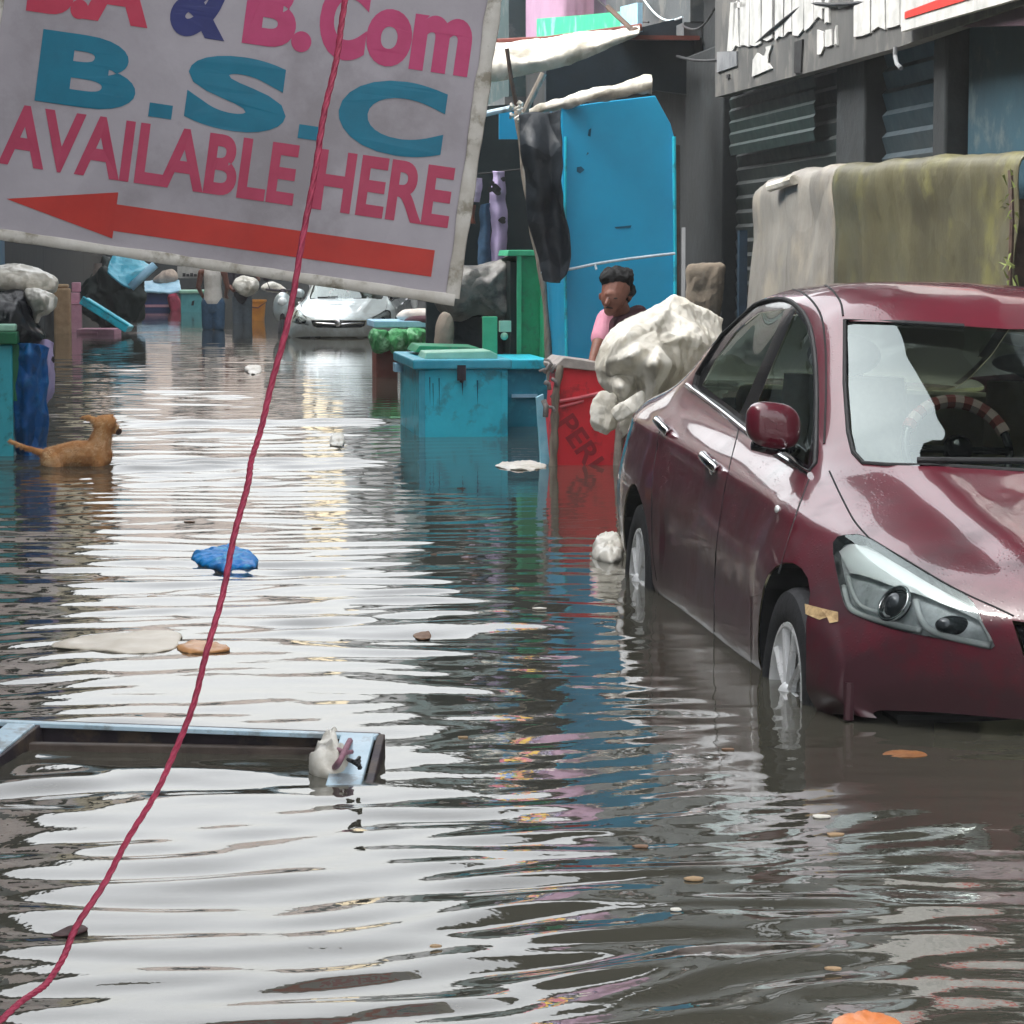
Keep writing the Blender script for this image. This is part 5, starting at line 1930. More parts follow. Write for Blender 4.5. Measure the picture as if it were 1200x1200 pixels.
for v in hr.data.vertices:
    p = v.co + WL[man.name]
    v.co += v.normal * (.016 * frac(p, 3, 16) + .012 * frac(p, 5, 42))
for x in (713, 721.5):
    g = M(); g.sphere(mp(x, 349.5, -.122), (.012, .005, .0045), 8); g.build('eye', hair_m, man, smooth=True)
g = M(); g.tube([mp(707.5, 361.0, -.108), mp(712, 360.2, -.122), mp(718, 361.2, -.110)], [.003, .007, .003], 6); g.build('moustache', hair_m, man, smooth=True)
cc_ = M()
for hip in (hipL, hipR):
    pass
caps = [(hipL, .105, Vector((hipL.x - .02, hipL.y - .04, .1)), .09), (hipR, .105, Vector((hipR.x + .02, hipR.y - .04, .1)), .09), (hipL, .12, hipR, .12)]
body('trousers', caps, darkcot, man, .014, 4)
# ------------------------------------------------------------------ clutter by the silver car
stb = 28.5
tb = thing('table', 'low pale blue table over green bundles, left of the large turquoise box', 'table', ons(470, 440, stb))
g = M(); fbox(g, 438, 512, 376, 384, stb, 1.0); g.build('tabletop', paleblue, tb, bevel=.01)
g = M(); fbox(g, 441, 466, 410, 441, stb + .02, .6, True); g.build('crate_base', brown_p, tb, bevel=.008)
g = M(); fbox(g, 484, 510, 384, 441, stb + .3, .5, True); g.build('side_cloth', dgreen, tb)
for k in range(3):
    x0 = 435 + k * 21
    g = puff([(x0, 396), (x0 + 3, 388), (x0 + 12, 387), (x0 + 20, 389), (x0 + 22, 398), (x0 + 20, 408), (x0 + 12, 412), (x0 + 3, 410)], stb - .08, .16, 40 + k, .03, 6, fold=.07)
    tag(g.build('bundle', gbundle, smooth=True), ('leftmost green cloth bundle under the pale blue tabletop', 'middle green cloth bundle under the pale blue tabletop', 'rightmost green cloth bundle under the pale blue tabletop')[k], 'bundle', 'green bundles on the low table')
g = puff([(465, 372), (472, 364), (490, 362), (512, 363), (514, 372), (500, 376), (480, 378)], stb + .4, .12, 44, .02, 6)
tag(g.build('cloth_roll', whitecot, smooth=True), 'white roll of cloth on the pale blue tabletop', 'cloth roll')
g = puff([(474, 375), (486, 371), (511, 371), (512, 379), (490, 380), (476, 380)], stb + .2, .1, 45, .015, 6)
tag(g.build('cloth_roll', vest_m, smooth=True), 'dark maroon roll of cloth under the white roll on the table', 'cloth roll')

# scooter partly behind the rope
ysc = 46.0
sc_o = thing('scooter', 'dark motor scooter standing between the orange bin and the silver car', 'scooter', (at(331, 380, ysc).x, ysc, -.36))
cx = at(331, 380, ysc).x
for dy in (0, 1.2):
    g = M()
    g.grid([[Vector((cx + yy, ysc + dy + rr * math.cos(a), -.07 + rr * math.sin(a))) for rr, yy in ((.2, -.05), (.27, -.055), (.30, 0), (.27, .055), (.2, .05))] for a in [2 * math.pi * k / 20 for k in range(20)]], True)
    g.build('wheel', tyre_m, sc_o)
g = M(); g.tube([Vector((cx, ysc, .1)), Vector((cx, ysc + .12, .5)), Vector((cx, ysc + .2, .72))], .05, 8); g.tube([Vector((cx - .3, ysc + .25, .72)), Vector((cx, ysc + .18, .70)), Vector((cx + .3, ysc + .25, .72))], .02, 8)
for sx in (-.22, .22):
    g.tube([Vector((cx + sx, ysc + .22, .72)), Vector((cx + sx * 1.3, ysc + .22, .88))], .008, 6); g.sphere((cx + sx * 1.3, ysc + .2, .9), (.06, .02, .045), 8)
g.build('handlebar', irondark, sc_o, smooth=True)
g = M(); g.sphere((cx, ysc + .1, .42), (.17, .09, .26), 10); g.build('front_shield', silver, sc_o, smooth=True)
g = M(); g.sphere((cx, ysc + .02, .52), (.08, .05, .07), 8); g.build('headlight', lens_white, sc_o, smooth=True)
g = M(); g.sphere((cx, ysc + 1.0, .42), (.16, .5, .16), 10); g.build('seat', black, sc_o, smooth=True)
g = puff([(307, 335), (320, 330), (334, 338), (336, 344), (322, 343), (308, 340)], 50, .12, 50, .02, 5)
tag(g.build('plastic_sheet', white_plastic, smooth=True), 'small white plastic sheet between the white sack and the scooter', 'plastic sheet')

# orange bin
yb = 55
ob = thing('bin', 'orange plastic bin half sunk beside the wading people', 'bin', (at(297, 372, yb).x, yb, -.36))
c = at(297, 372, yb)
g = M()
g.grid([[Vector((c.x + r_ * math.cos(a) * 1.0, yb + r_ * math.sin(a), z)) for r_, z in ((.02, -.33), (.20, -.33), (.22, 0), (.25, .36), (.27, .38), (.27, .42), (.235, .42), (.21, 0))] for a in [2 * math.pi * k / 24 for k in range(24)]], True)
g.build('bin_body', orange_p, ob, smooth='auto')
g = M(); g.tube([Vector((c.x - .26, yb - .02, .38)), Vector((c.x - .1, yb - .27, .28)), Vector((c.x + .12, yb - .27, .26)), Vector((c.x + .26, yb - .02, .38))], .015, 6); g.build('handle', brown_p, ob)

# ------------------------------------------------------------------ wading people far down the lane
yp = 48.0
pe = thing('person', 'person in a white vest and blue shorts wading away, hands forward', 'person', (at(250, 385, yp).x, yp, -.36))
x0 = at(250, 385, yp).x


def q3(dx, dy, z):
    return Vector((x0 + dx, yp + dy, z))


caps = [(q3(.0, .02, 1.29), .092, q3(.0, .03, 1.22), .085), (q3(0, .05, 1.16), .055, q3(0, .02, 1.06), .06), (q3(-.14, 0, 1.0), .075, q3(.14, 0, 1.0), .075), (q3(0, 0, .95), .15, q3(0, 0, .72), .135), (q3(0, 0, .72), .135, q3(0, 0, .5), .15),
        (q3(-.09, 0, .48), .095, q3(-.10, .03, .05), .065), (q3(-.10, .03, .05), .062, q3(-.10, 0, -.30), .042), (q3(.09, 0, .48), .095, q3(.10, -.03, .05), .065), (q3(.10, -.03, .05), .062, q3(.10, 0, -.30), .042),
        (q3(-.20, 0, 1.0), .058, q3(-.26, .05, .74), .045), (q3(-.26, .05, .74), .044, q3(-.21, .22, .58), .03), (q3(.20, 0, 1.0), .058, q3(.25, .05, .74), .045), (q3(.25, .05, .74), .044, q3(.20, .22, .60), .03)]
for sx in (-1, 1):
    h0 = q3(.205 * sx, .25, .575)
    caps.append((h0, .03, h0 + Vector((0, .05, -.01)), .032))
    for k in range(4):
        a = h0 + Vector(((k - 1.5) * .018, .07, -.01)); caps.append((a, .010, a + Vector((0, .05, -.035)), .008))
    caps.append((h0 + Vector((-.03 * sx, .02, 0)), .012, h0 + Vector((-.05 * sx, .06, -.02)), .009))
body('body', caps, skin, pe, .012, 3)
body('vest', [(q3(-.11, 0, 1.0), .082, q3(.11, 0, 1.0), .082), (q3(0, 0, .95), .165, q3(0, 0, .72), .15), (q3(0, 0, .72), .15, q3(0, 0, .50), .17)], whitecot, pe, .014, 3)
body('shorts', [(q3(-.08, 0, .46), .13, q3(-.10, .02, .06), .105), (q3(.08, 0, .46), .13, q3(.10, -.02, .06), .105), (q3(0, 0, .48), .16, q3(0, 0, .4), .16)], denim, pe, .014, 3)
body('hair', [(q3(0, .02, 1.33), .095, q3(0, -.01, 1.27), .092)], hair_m, pe, .012, 2)

yq = 53.0
x0 = at(284, 375, yq).x
yp_keep, yp = yp, yq
p2 = thing('person', 'person in dark clothes wading with a white sack on one shoulder', 'person', (x0, yq, -.36))
caps = [(q3(-.03, 0, 1.26), .09, q3(-.03, -.03, 1.19), .08), (q3(-.03, .02, 1.12), .055, q3(0, 0, 1.04), .06), (q3(-.14, 0, .98), .075, q3(.14, 0, .98), .075), (q3(0, 0, .93), .15, q3(0, 0, .5), .15),
        (q3(-.09, 0, .48), .095, q3(-.10, -.03, .05), .065), (q3(-.10, -.03, .05), .062, q3(-.10, 0, -.30), .042), (q3(.09, 0, .48), .095, q3(.10, .03, .05), .065), (q3(.10, .03, .05), .062, q3(.10, 0, -.30), .042),
        (q3(-.20, 0, .98), .058, q3(-.25, -.06, .72), .045), (q3(-.25, -.06, .72), .044, q3(-.15, -.2, .62), .03), (q3(.20, 0, .98), .058, q3(.32, -.06, .84), .045), (q3(.32, -.06, .84), .044, q3(.30, -.12, 1.0), .03)]
for hx, hz in ((-.14, .62), (.30, 1.02)):
    h0 = q3(hx, -.21 if hx < 0 else -.13, hz)
    caps.append((h0, .032, h0 + Vector((.02, -.04, .01)), .03))
    for k in range(4):
        a = h0 + Vector(((k - 1.5) * .018, -.05, .01)); caps.append((a, .010, a + Vector((.01, -.045, .02)), .008))
    caps.append((h0 + Vector((.03, -.01, 0)), .012, h0 + Vector((.05, -.04, .02)), .009))
body('body', caps, skin, p2, .012, 3)
body('shirt', [(q3(-.15, 0, .97), .085, q3(.15, 0, .97), .085), (q3(0, 0, .93), .165, q3(0, 0, .5), .165), (q3(-.2, 0, .98), .07, q3(-.24, -.05, .76), .06), (q3(.2, 0, .98), .07, q3(.30, -.05, .86), .06)], darkcot, p2, .014, 3)
body('trousers', [(q3(-.08, 0, .46), .12, q3(-.10, -.02, -.1), .085), (q3(.08, 0, .46), .12, q3(.10, .02, -.1), .085)], pm('grey_trousers', X('5f6a75'), X('505a64'), 14, .9), p2, .014, 3)
body('hair', [(q3(-.03, .01, 1.30), .093, q3(-.03, .02, 1.24), .09)], hair_m, p2, .012, 2)
g = puff([(272, 336), (276, 328), (286, 324), (298, 326), (303, 334), (301, 342), (290, 346), (278, 343)], yq - .25, .2, 52, .03, 4, fold=.06)
tag(g.build('sack', white_plastic, smooth=True), 'full white sack carried on the shoulder of the person in dark clothes', 'sack')
yp = yp_keep

# ------------------------------------------------------------------ far left clutter
sc1 = sw(182, 364)
cb = thing('cabinet', 'dark blue cabinet in the water piled with pale blue sheets', 'cabinet', ons(182, 364, sc1))
g = M(); fbox(g, 166, 199, 343, 364, sc1, 1.2, True); g.build('cabinet_body', navy_p, cb, bevel=.02)
g = M(); fbox(g, 168, 198, 357, 360, sc1 - .05, .05); g.build('batten', pink_m, cb)
G = cloth([[ons(160, 341, sc1 - .2), ons(178, 342, sc1 - .25), ons(196, 341, sc1 - .2), ons(212, 339, sc1 - .2)], [ons(160, 336, sc1 + .3), ons(178, 334, sc1 + .3), ons(196, 336, sc1 + .3), ons(211, 334, sc1 + .3)], [ons(164, 330, sc1 + 1), ons(180, 328, sc1 + 1), ons(196, 330, sc1 + 1), ons(210, 330, sc1 + 1)]], 26, 30, .05, 60, 1.4, .12)
g = M(); g.grid(G)
tag(g.build('sheet', paleblue, smooth=True, solid=.05), 'pale blue sheet spread over the top of the dark blue cabinet', 'sheet')
g = puff([(180, 329), (188, 321), (200, 316), (208, 322), (206, 330), (192, 333)], sc1 + .4, .25, 61, .04, 2.5, fold=.1)
tag(g.build('bag', pm('pale_brown_bag', X('b5a69a'), X('8d7d74'), 5, .8), smooth=True), 'pale brown bag lying on the pale blue sheet', 'bag')
g = puff([(198, 346), (206, 342), (211, 352), (210, 368), (203, 375), (199, 362)], sc1 - .6, .18, 62, .04, 2.5, fold=.1)
tag(g.build('bag', crimson_cloth, smooth=True), 'crimson bag hanging between the dark blue cabinet and the teal box', 'bag')
sc2 = sw(226, 366)
tb2 = thing('box', 'small teal box with a dark mark beside the person in the white vest', 'box', ons(226, 366, sc2))
g = M(); fbox(g, 212, 241, 343, 366, sc2, 1.0, True); g.build('box_body', pm('sea_teal_paint', X('5aa8ae'), X('44939a'), 5, .5), tb2, bevel=.02)
g = M(); fbox(g, 210, 243, 340, 344, sc2 - .06, 1.1); g.build('lid', mint, tb2, bevel=.02)
g = M(); fpoly(g, [(224, 358), (225, 353), (228, 352), (227, 358)], sc2 - .01, .008); g.build('mark', black, tb2)
# signboard far away and dark people-size heap
g = M(); fbox(g, 208, 240, 312, 326, 70, .1)
fs_ = g.build('shop_board', sign_white)
tag(fs_, 'small white board with dark marks beside the head of the person in the white vest', 'sign')
g = M()
for k in range(5):
    fbox(g, 214 + k * 4.4, 217.4 + k * 4.4, 320 + (k % 2), 324, 69.96, .03)
g.build('marks', black, fs_)
g = puff([(93, 352), (104, 334), (117, 324), (124, 306), (142, 313), (158, 305), (171, 318), (161, 334), (169, 352), (160, 373), (147, 380), (132, 388), (118, 373), (104, 366)], 47.5, .5, 63, .10, 2.2, fold=.34, flat=.6)
tag(g.build('covered_heap', pm('green_black_tarpaulin', X('2a3532'), X('1e2826'), 3, .7, .004), smooth=True), 'dark green black tarpaulin heap behind the tilted teal plank', 'heap')
G = cloth([[ons(128, 318, 46), ons(142, 330, 46), ons(156, 333, 46)], [ons(130, 304, 46.5), ons(146, 318, 46.3), ons(166, 318, 46.3)], [ons(135, 296, 47), ons(158, 300, 47), ons(182, 306, 47)]], 24, 30, .05, 64, 1.6, .16)
g = M(); g.grid(G)
tag(g.build('tarpaulin', cyan_tarp, smooth=True, solid=.03), 'bright cyan tarpaulin draped on top of the dark heap', 'tarpaulin')
g = M(); g.tube([ons(153, 337, 45.8), ons(168, 323, 45.8), ons(182, 310, 45.8)], .07, 8)
tag(g.build('tarpaulin_roll', paleblue, smooth=True), 'pale blue rolled tarpaulin slanting beside the cyan tarpaulin', 'tarpaulin')
# tilted teal plank and pink slab
a, b_ = at(98, 352, 44.5), at(152, 386, 44.0)
ax = (b_ - a).normalized()
yy = Vector((0, 1, 0))
g = M(); g.box((a + b_) / 2, ((b_ - a).length, .7, .12), (ax, yy, ax.cross(yy)))
g.box((a + b_) / 2 + ax.cross(yy) * .08 + Vector((0, -.34, 0)), ((b_ - a).length, .04, .05), (ax, yy, ax.cross(yy)))
tag(g.build('plank', teal, bevel=.02), 'tilted teal plank sliding into the water on the left', 'plank')
g = M(); a = at(113, 386, 44.9); g.box((a.x, 45.2, .03), (.62, .8, .12)); g.box((at(103, 389, 44.7).x, 44.79, .02), (.3, .03, .05))
tag(g.build('slab', pink_m, bevel=.01), 'flat pink slab awash at the foot of the tilted teal plank', 'slab')
g = M(); fbox(g, 63, 82, 338, 378, 46, .5, True); fbox(g, 62, 80, 333, 338, 46.1, .45)
tag(g.build('carton', tan_m, bevel=.03), 'tall tan carton standing beside the white bundle', 'carton')
g = M(); fbox(g, 83, 95, 356, 380, 47, .5, True); fbox(g, 82, 93, 343, 355, 47.05, .45); fbox(g, 84, 94, 331, 342, 47.1, .4); fbox(g, 81, 96, 355, 357, 46.98, .5)
tag(g.build('crate', pink_m, bevel=.02), 'stacked pink crate between the tan carton and the tilted teal plank', 'crate')
g = M()
c = ons(117, 318, 48)
g.grid([[c + Vector((r_ * math.cos(a), r_ * math.sin(a), z)) for r_, z in ((.02, .14), (.09, .14), (.13, -.06), (.15, -.09), (.01, -.09))] for a in [2 * math.pi * k / 18 for k in range(18)]], True)
g.tube([c + Vector((0, 0, -.09)), Vector((c.x, c.y, -.36))], .03, 8)
tag(g.build('bucket_post', pm('grey_brown_plastic', X('8a7f78'), X('756b65'), 8, .6), smooth='auto'), 'grey brown bucket upturned on a thin post before the dark heap', 'bucket')

# ------------------------------------------------------------------ near left stall
sl = sw(10, 535)
ct = thing('counter', 'turquoise market counter with a green rim at the left edge', 'counter', ons(0, 535, sl))
g = M(); fbox(g, -60, 14, 404, 535, sl, .9, True); g.build('counter_body', pm('bright_turquoise_paint', X('3cb8c8'), X('2ea6b8'), 5, .45, c3=X('2a8894'), scale3=9), ct, bevel=.01)
g = M(); fbox(g, -66, 20, 389, 404, sl - .05, 1.0); g.build('rim', pm('bottle_green_paint', X('14724a'), X('0f5f3e'), 5, .5), ct, bevel=.01)
g = M(); fbox(g, -66, 18, 380, 389, sl - .02, .9); g.build('countertop', mint, ct, bevel=.012)
g = M(); fbox(g, 14, 22, 404, 470, sl + .05, .6); g.build('side_post', MATS['bottle_green_paint'], ct)
g = puff([(-50, 322), (-20, 317), (10, 315), (30, 316), (50, 320), (60, 328), (62, 338), (58, 343), (40, 345), (20, 344), (0, 342), (-40, 342)], sl + .4, .22, 80, .035, 5, fold=.08)
tag(g.build('bundle', white_plastic, smooth=True), 'big white plastic bundle tied down on the turquoise counter', 'bundle')
g = puff([(30, 343), (48, 342), (60, 346), (64, 352), (58, 364), (48, 372), (42, 381), (36, 368)], sl + .1, .10, 81, .025, 6, fold=.06)
tag(g.build('plastic_sheet', white_plastic, smooth=True), 'loose white plastic corner hanging below the big white bundle', 'plastic sheet')
g = puff([(-50, 342), (0, 341), (22, 344), (32, 352), (40, 378), (50, 392), (46, 402), (30, 404), (18, 398), (10, 382), (-50, 384)], sl + .12, .2, 82, .03, 5, fold=.08)
tag(g.build('bag', pm('black_plastic', X('26282c'), X('1c1e22'), 8, .3, .004, 18), smooth=True), 'shiny black plastic bag bulging between the white bundle and the counter', 'bag')
G = cloth([[ons(20, 402, sl + .1), ons(34, 402, sl + .02), ons(50, 404, sl + .1), ons(58, 408, sl + .2)], [ons(19, 440, sl + .1), ons(32, 440, sl - .02), ons(46, 440, sl + .1), ons(54, 440, sl + .2)],
           [ons(19, 480, sl + .1), ons(31, 480, sl), ons(44, 480, sl + .1), ons(52, 480, sl + .2)], [ons(19, 535, sl + .1), ons(30, 538, sl), ons(43, 538, sl + .1), ons(52, 534, sl + .2)]], 50, 30, .04, 83, 4, .05)
g = M(); g.grid(G)
tag(g.build('tarpaulin', blue_tarp, smooth=True, solid=.01), 'deep blue tarpaulin hanging from the counter into the water', 'tarpaulin')
G = cloth([[ons(44, 400, sl + .4), ons(54, 398, sl + .4), ons(64, 402, sl + .45)], [ons(46, 425, sl + .42), ons(54, 424, sl + .36), ons(63, 424, sl + .45)], [ons(48, 448, sl + .42), ons(55, 450, sl + .38), ons(61, 446, sl + .45)], [ons(50, 470, sl + .42), ons(55, 474, sl + .4), ons(60, 466, sl + .45)]], 30, 16, .03, 84, 6, .03)
g = M(); g.grid(G)
tag(g.build('cloth', lilac, smooth=True, solid=.008), 'lilac cloth hanging behind the deep blue tarpaulin', 'cloth')
g = puff([(40, 408), (52, 410), (62, 420), (58, 428), (48, 436), (42, 425)], sl + .2, .07, 85, .02, 6, fold=.04)
tag(g.build('bag', darkcot, smooth=True), 'small dark bag on the lilac cloth beside the deep blue tarpaulin', 'bag')

# ------------------------------------------------------------------ dog
yd = sw(90, 549) / SU.y * 1.0
yd = onw(90, 549).y


def dp(x, y, d=0.0):
    return at(x, y, yd + d)


dog = thing('dog', 'tan dog standing belly deep in the water with its head turned away', 'dog', (dp(90, 549).x, yd, -.36))


def down(p, z):
    return Vector((p.x, p.y, z))


rump, mid, chest = dp(62, 537, .0), dp(88, 532, .02), dp(114, 534, .03)
caps = [(rump, .070, mid, .080), (mid, .080, chest, .090), (dp(60, 536, 0), .064, dp(66, 545, 0), .06),
        (dp(114, 530, .03), .080, dp(119, 512, .04), .062), (dp(119, 514, .04), .062, dp(122, 500, .03), .050),
        (dp(120, 497, .03), .054, dp(126, 496, .04), .053), (dp(127, 497, .05), .040, dp(135, 502, .07), .024), (dp(132, 504, .06), .022, dp(138, 505, .08), .018),
        (dp(114, 494, .02), .024, dp(102, 489, -.02), .014), (dp(104, 489, -.02), .015, dp(97, 489, -.03), .009), (dp(127, 489, .06), .018, dp(132, 487, .09), .009),
        (dp(56, 533, 0), .026, dp(44, 529, -.01), .019), (dp(44, 529, -.01), .019, dp(28, 524, -.02), .015), (dp(28, 524, -.02), .015, dp(12, 517, -.03), .011)]
for bx, dy, kx in ((116, -.02, 0), (120, .07, .01)):
    p = dp(bx, 540, dy)
    e = down(p, -.10) + Vector((-.015, 0, 0))
    caps += [(p, .042, e, .030), (e, .029, down(p, -.31) + Vector((.005, 0, 0)), .020), (down(p, -.325), .024, down(p, -.335) + Vector((.035, 0, 0)), .02)]
for bx, dy in ((60, -.05), (64, .06)):
    p = dp(bx, 540, dy)
    k1 = down(p, -.09) + Vector((.06, 0, 0))
    h1 = down(p, -.19) + Vector((-.045, 0, 0))
    caps += [(p, .056, k1, .042), (k1, .038, h1, .022), (h1, .022, down(p, -.32) + Vector((-.03, 0, 0)), .018), (down(p, -.33) + Vector((-.03, 0, 0)), .022, down(p, -.338) + Vector((.01, 0, 0)), .018)]
body('body', caps, fur, dog, .0065, 2)
# coat: short hairs lying along the body
dm = bpy.data.objects[[o.name for o in dog.children][0]].data
rnd = random.Random(4)
g = M()
dm.update()
polys = [p for p in dm.polygons if p.center.z > -.04 + .36]
for k in range(9000):
    p = rnd.choice(polys)
    c = Vector(p.center) + WL[dog.name]
    n_ = Vector(p.normal)
    lie = (Vector((-.8, 0, -.55)) - n_ * Vector((-.8, 0, -.55)).dot(n_))
    d = (n_ * .40 + lie * .8 + Vector((rnd.uniform(-.3, .3), rnd.uniform(-.3, .3), rnd.uniform(-.3, .3)))).normalized() * rnd.uniform(.010, .022)
    sd_ = d.cross(n_).normalized() * .0014
    g.add([c - sd_, c + sd_, c + d], [(0, 1, 2)])
tag(g.build('fur', pm('tan_dog_hair', X('e2ac74'), X('a86a38'), 7, .8, c3=X('f4d4a4'), scale3=9), dog, weld=False), kind='stuff')
g = M(); g.sphere(dp(138.5, 505.5, .07), (.022, .02, .020), 10); g.build('nose', fur_dark, dog, smooth=True)
g = M(); g.sphere(dp(132.5, 495, .015), (.006, .006, .008), 8); g.build('eye', black, dog, smooth=True)

# ------------------------------------------------------------------ foreground: sunken cot frame
def wz(x, y, z):
    return onw(x, y, z)


fr = thing('cot_frame', 'sunken iron cot frame with pale blue edges just breaking the surface at the lower left', 'cot frame', onw(220, 880))
A_, B_ = wz(-90, 839, .055), wz(446, 859, .055)
dX = (B_ - A_).normalized()
g = M()


def bar(g, a, b_, wd, ht, down_=True):
    d = (b_ - a)
    L = d.length
    d.normalize()
    u = d.cross(ZV).normalized()
    n_ = u.cross(d)
    g.box((a + b_) / 2 - n_ * (ht / 2), (L, wd, ht), (d, u, n_))


bar(g, A_, B_, .016, .12)
g.build('rail', irondark, fr, bevel=.004)
u = dX.cross(ZV).normalized()
g = M(); bar(g, A_ + u * .030 + ZV * .001, B_ + u * .030 + ZV * .001, .036, .012); g.build('rail_lip', ironwhite, fr, bevel=.002)
C_ = wz(402, 922, -.005)
g = M(); bar(g, B_ + ZV * .004 - dX * .05 + u * .03, C_ + ZV * .004, .085, .014); g.build('end_bar', ironwhite, fr, bevel=.003)
g = M(); bar(g, B_ + ZV * .0 + dX * .004 + u * .01, C_ + Vector((.06, 0, -.0)), .02, .14); g.build('end_plate', irondark, fr, bevel=.003)
D_, E_ = wz(30, 847, .053), wz(-70, 925, .0)
g = M(); bar(g, D_ + u * .03 + ZV * .004, E_ + ZV * .004, .075, .014); g.build('cross_bar', ironwhite, fr, bevel=.003)
g = M(); bar(g, D_ + dX * .035, E_ + dX * .035, .02, .15); g.build('cross_plate', irondark, fr, bevel=.003)
g = M(); bar(g, wz(-90, 868, .02), wz(420, 876, .02), .03, .1); g.build('inner_board', pm('wet_brown_board', X('5c5048'), X('463c37'), 9, .5, .003), fr, bevel=.004)


def floater(name, lab, cat, pix, h, mat, seed, group=None, amp=.012, scl=14, lift=0.0):
    """crumpled floating piece: outline on the water, real height h"""
    pts = [onw(x, y) for x, y in pix]
    c = sum(pts, Vector()) / len(pts)
    P = cr(pts, 48, True)
    G = []
    for k in range(48):
        e = Vector(P[k]) - c
        col = []
        for j in range(17):
            ph = math.pi * j / 16
            r_ = math.sin(ph) ** .6 if 0 < ph < math.pi else 0
            p = c + e * r_ + Vector((0, 0, h * (math.cos(ph) if ph < math.pi / 2 else .5 * math.cos(ph)) + lift))
            p += Vector((0, 0, 1)) * (amp * frac(p, seed, scl) + amp * 1.6 * crumple(p, seed, scl)) * (1 if ph < 1.6 else .2)
            col.append(p)
        G.append(col)
    g = M(); g.grid(G, True)
    return tag(g.build(name, mat, smooth=True), lab, cat, group)


floater('plastic_bag', 'bright blue plastic bag floating in the middle of the lane', 'plastic bag', [(224, 655), (236, 650), (256, 647), (268, 643), (284, 648), (299, 655), (303, 661), (294, 668), (276, 667), (262, 671), (246, 666), (230, 661)], .035, blue_bag_m, 90, amp=.012, scl=16)
floater('plastic_sheet', 'cream plastic sheet floating behind the sunken cot frame', 'plastic sheet', [(60, 757), (90, 748), (150, 742), (208, 742), (212, 750), (200, 762), (150, 766), (100, 762)], .012, pm('cream_plastic', X('e6dccb'), X('d6cab6'), 6, .4), 91, amp=.006, scl=8)
floater('plastic_sheet', 'orange scrap of plastic floating beside the cream sheet', 'plastic sheet', [(208, 757), (230, 752), (262, 757), (268, 763), (240, 766), (214, 764)], .012, pm('pale_orange_plastic', X('dfa46c'), X('c98c58'), 9, .4), 92, amp=.006)
floater('plastic_scrap', 'white scrap of plastic floating before the large turquoise box', 'plastic scrap', [(386, 519), (390, 511), (401, 510), (404, 518), (400, 524), (389, 523)], .02, white_plastic, 93, amp=.014, scl=8)
floater('plastic_scrap', 'white scrap of plastic floating at the rear wheel of the maroon car', 'plastic scrap', [(694, 652), (700, 636), (716, 630), (728, 640), (730, 655), (714, 660)], .045, white_plastic, 94, amp=.025, scl=10)
floater('plastic_scrap', 'white scrap of plastic floating by the corner of the red cart', 'plastic scrap', [(580, 546), (596, 543), (622, 541), (640, 545), (632, 550), (600, 551)], .007, white_plastic, 95)
floater('plastic_scrap', 'pale scrap of plastic floating near the dark heap far down the lane', 'plastic scrap', [(286, 433), (293, 429), (304, 430), (306, 436), (295, 439)], .02, white_plastic, 96, amp=.02, scl=5)
floater('leaf', 'small brown leaf floating in mid lane', 'leaf', [(484, 746), (492, 741), (502, 741), (505, 747), (494, 750)], .004, orange_p if False else pm('brown_leaf', X('8c6a50'), X('70523c'), 20, .6), 97, amp=.004)
floater('leaf', 'orange leaf floating before the nose of the maroon car', 'leaf', [(1034, 884), (1050, 880), (1078, 881), (1086, 886), (1060, 888)], .0025, pm('orange_leaf', X('96602f'), X('7c4c24'), 20, .6), 98, amp=.003)
floater('leaf', 'dark leaf floating beside the lower end of the red rope', 'leaf', [(60, 1096), (74, 1088), (96, 1084), (103, 1089), (92, 1095), (76, 1097)], .004, pm('dark_leaf', X('4a2e2e'), X('382224'), 20, .6), 99, amp=.003)
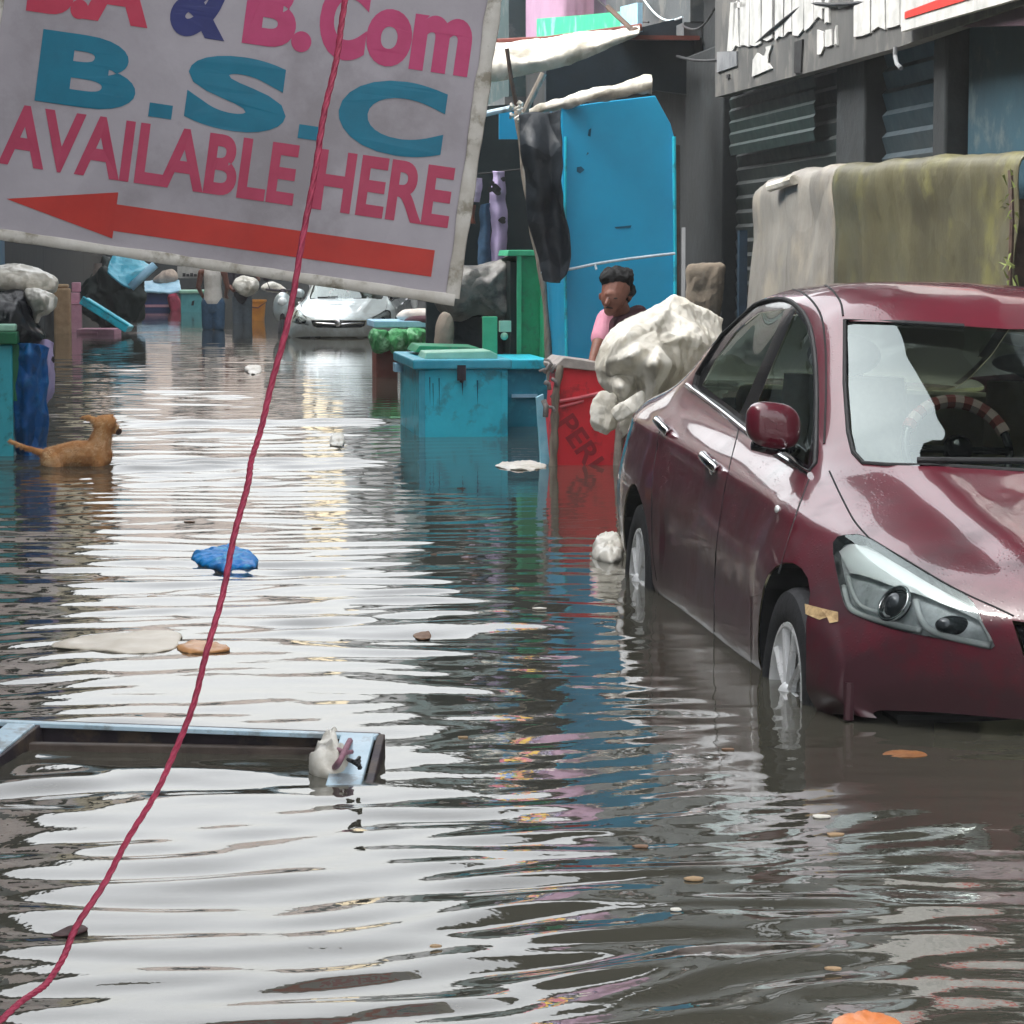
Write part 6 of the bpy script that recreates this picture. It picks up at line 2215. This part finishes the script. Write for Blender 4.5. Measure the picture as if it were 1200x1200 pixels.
floater('plastic_scrap', 'crumpled pale plastic caught in the corner of the sunken cot frame', 'plastic scrap', [(362, 905), (370, 893), (380, 884), (386, 874), (396, 876), (398, 892), (410, 898), (404, 910), (384, 912)], .05, white_plastic, 100, amp=.025, scl=14)
g = M()
g.tube(cr([onw(410, 868, .05), onw(404, 880, .06), onw(398, 892, .05), onw(392, 900, .02)], 12), .008, 6)
g.tube(cr([onw(396, 878, .05), onw(404, 882, .06), onw(412, 881, .05)], 8), .006, 6)
tag(g.build('ribbon', pm('dusky_pink_ribbon', X('a87a88'), X('8f6474'), 20, .7), smooth=True), 'dusky pink ribbon tangled in the corner of the sunken cot frame', 'ribbon')
g = M()
for k in range(4):
    g.tube(cr([onw(408 + k * 3, 890 + k, .06), onw(416 + k * 2, 893 + k * 2, .075), onw(421, 888 + k * 4, .06)], 8), .005, 6)
tag(g.build('cord', black, smooth=True), 'black cord knotted on the end bar of the sunken cot frame', 'cord')
floater('plastic_bag', 'peach orange plastic bag bobbing at the bottom edge', 'plastic bag', [(962, 1235), (970, 1216), (990, 1202), (1018, 1197), (1046, 1201), (1068, 1216), (1078, 1240), (1018, 1262)], .022, orange_leaf, 101, amp=.012, scl=12)

rnd = random.Random(21)
base_f = None
for k in range(26):
    x, y = rnd.choice(((rnd.uniform(30, 480), rnd.uniform(570, 830)), (rnd.uniform(480, 720), rnd.uniform(560, 880)), (rnd.uniform(460, 1180), rnd.uniform(860, 1170)), (rnd.uniform(100, 480), rnd.uniform(420, 480))))
    c = onw(x, y, .001)
    r_ = rnd.uniform(.012, .035)
    g = M()
    n = 9
    a0 = rnd.uniform(0, 6)
    ring = [c + Vector((.8 * r_ * (1 + .5 * frac((k, q * .8, 0), 2, 1)) * math.cos(a0 + 2 * math.pi * q / n), .6 * r_ * (1 + .5 * frac((k, q * .8, 4), 2, 1)) * math.sin(a0 + 2 * math.pi * q / n), 0)) for q in range(n)]
    g.prism(ring, Vector((0, 0, .003)))
    tag(g.build('litter_fleck', [white_plastic, MATS['brown_leaf'], tan_m][k % 3]), 'tiny fleck of litter floating loose on the flood water', 'litter', 'tiny flecks of litter on the water')
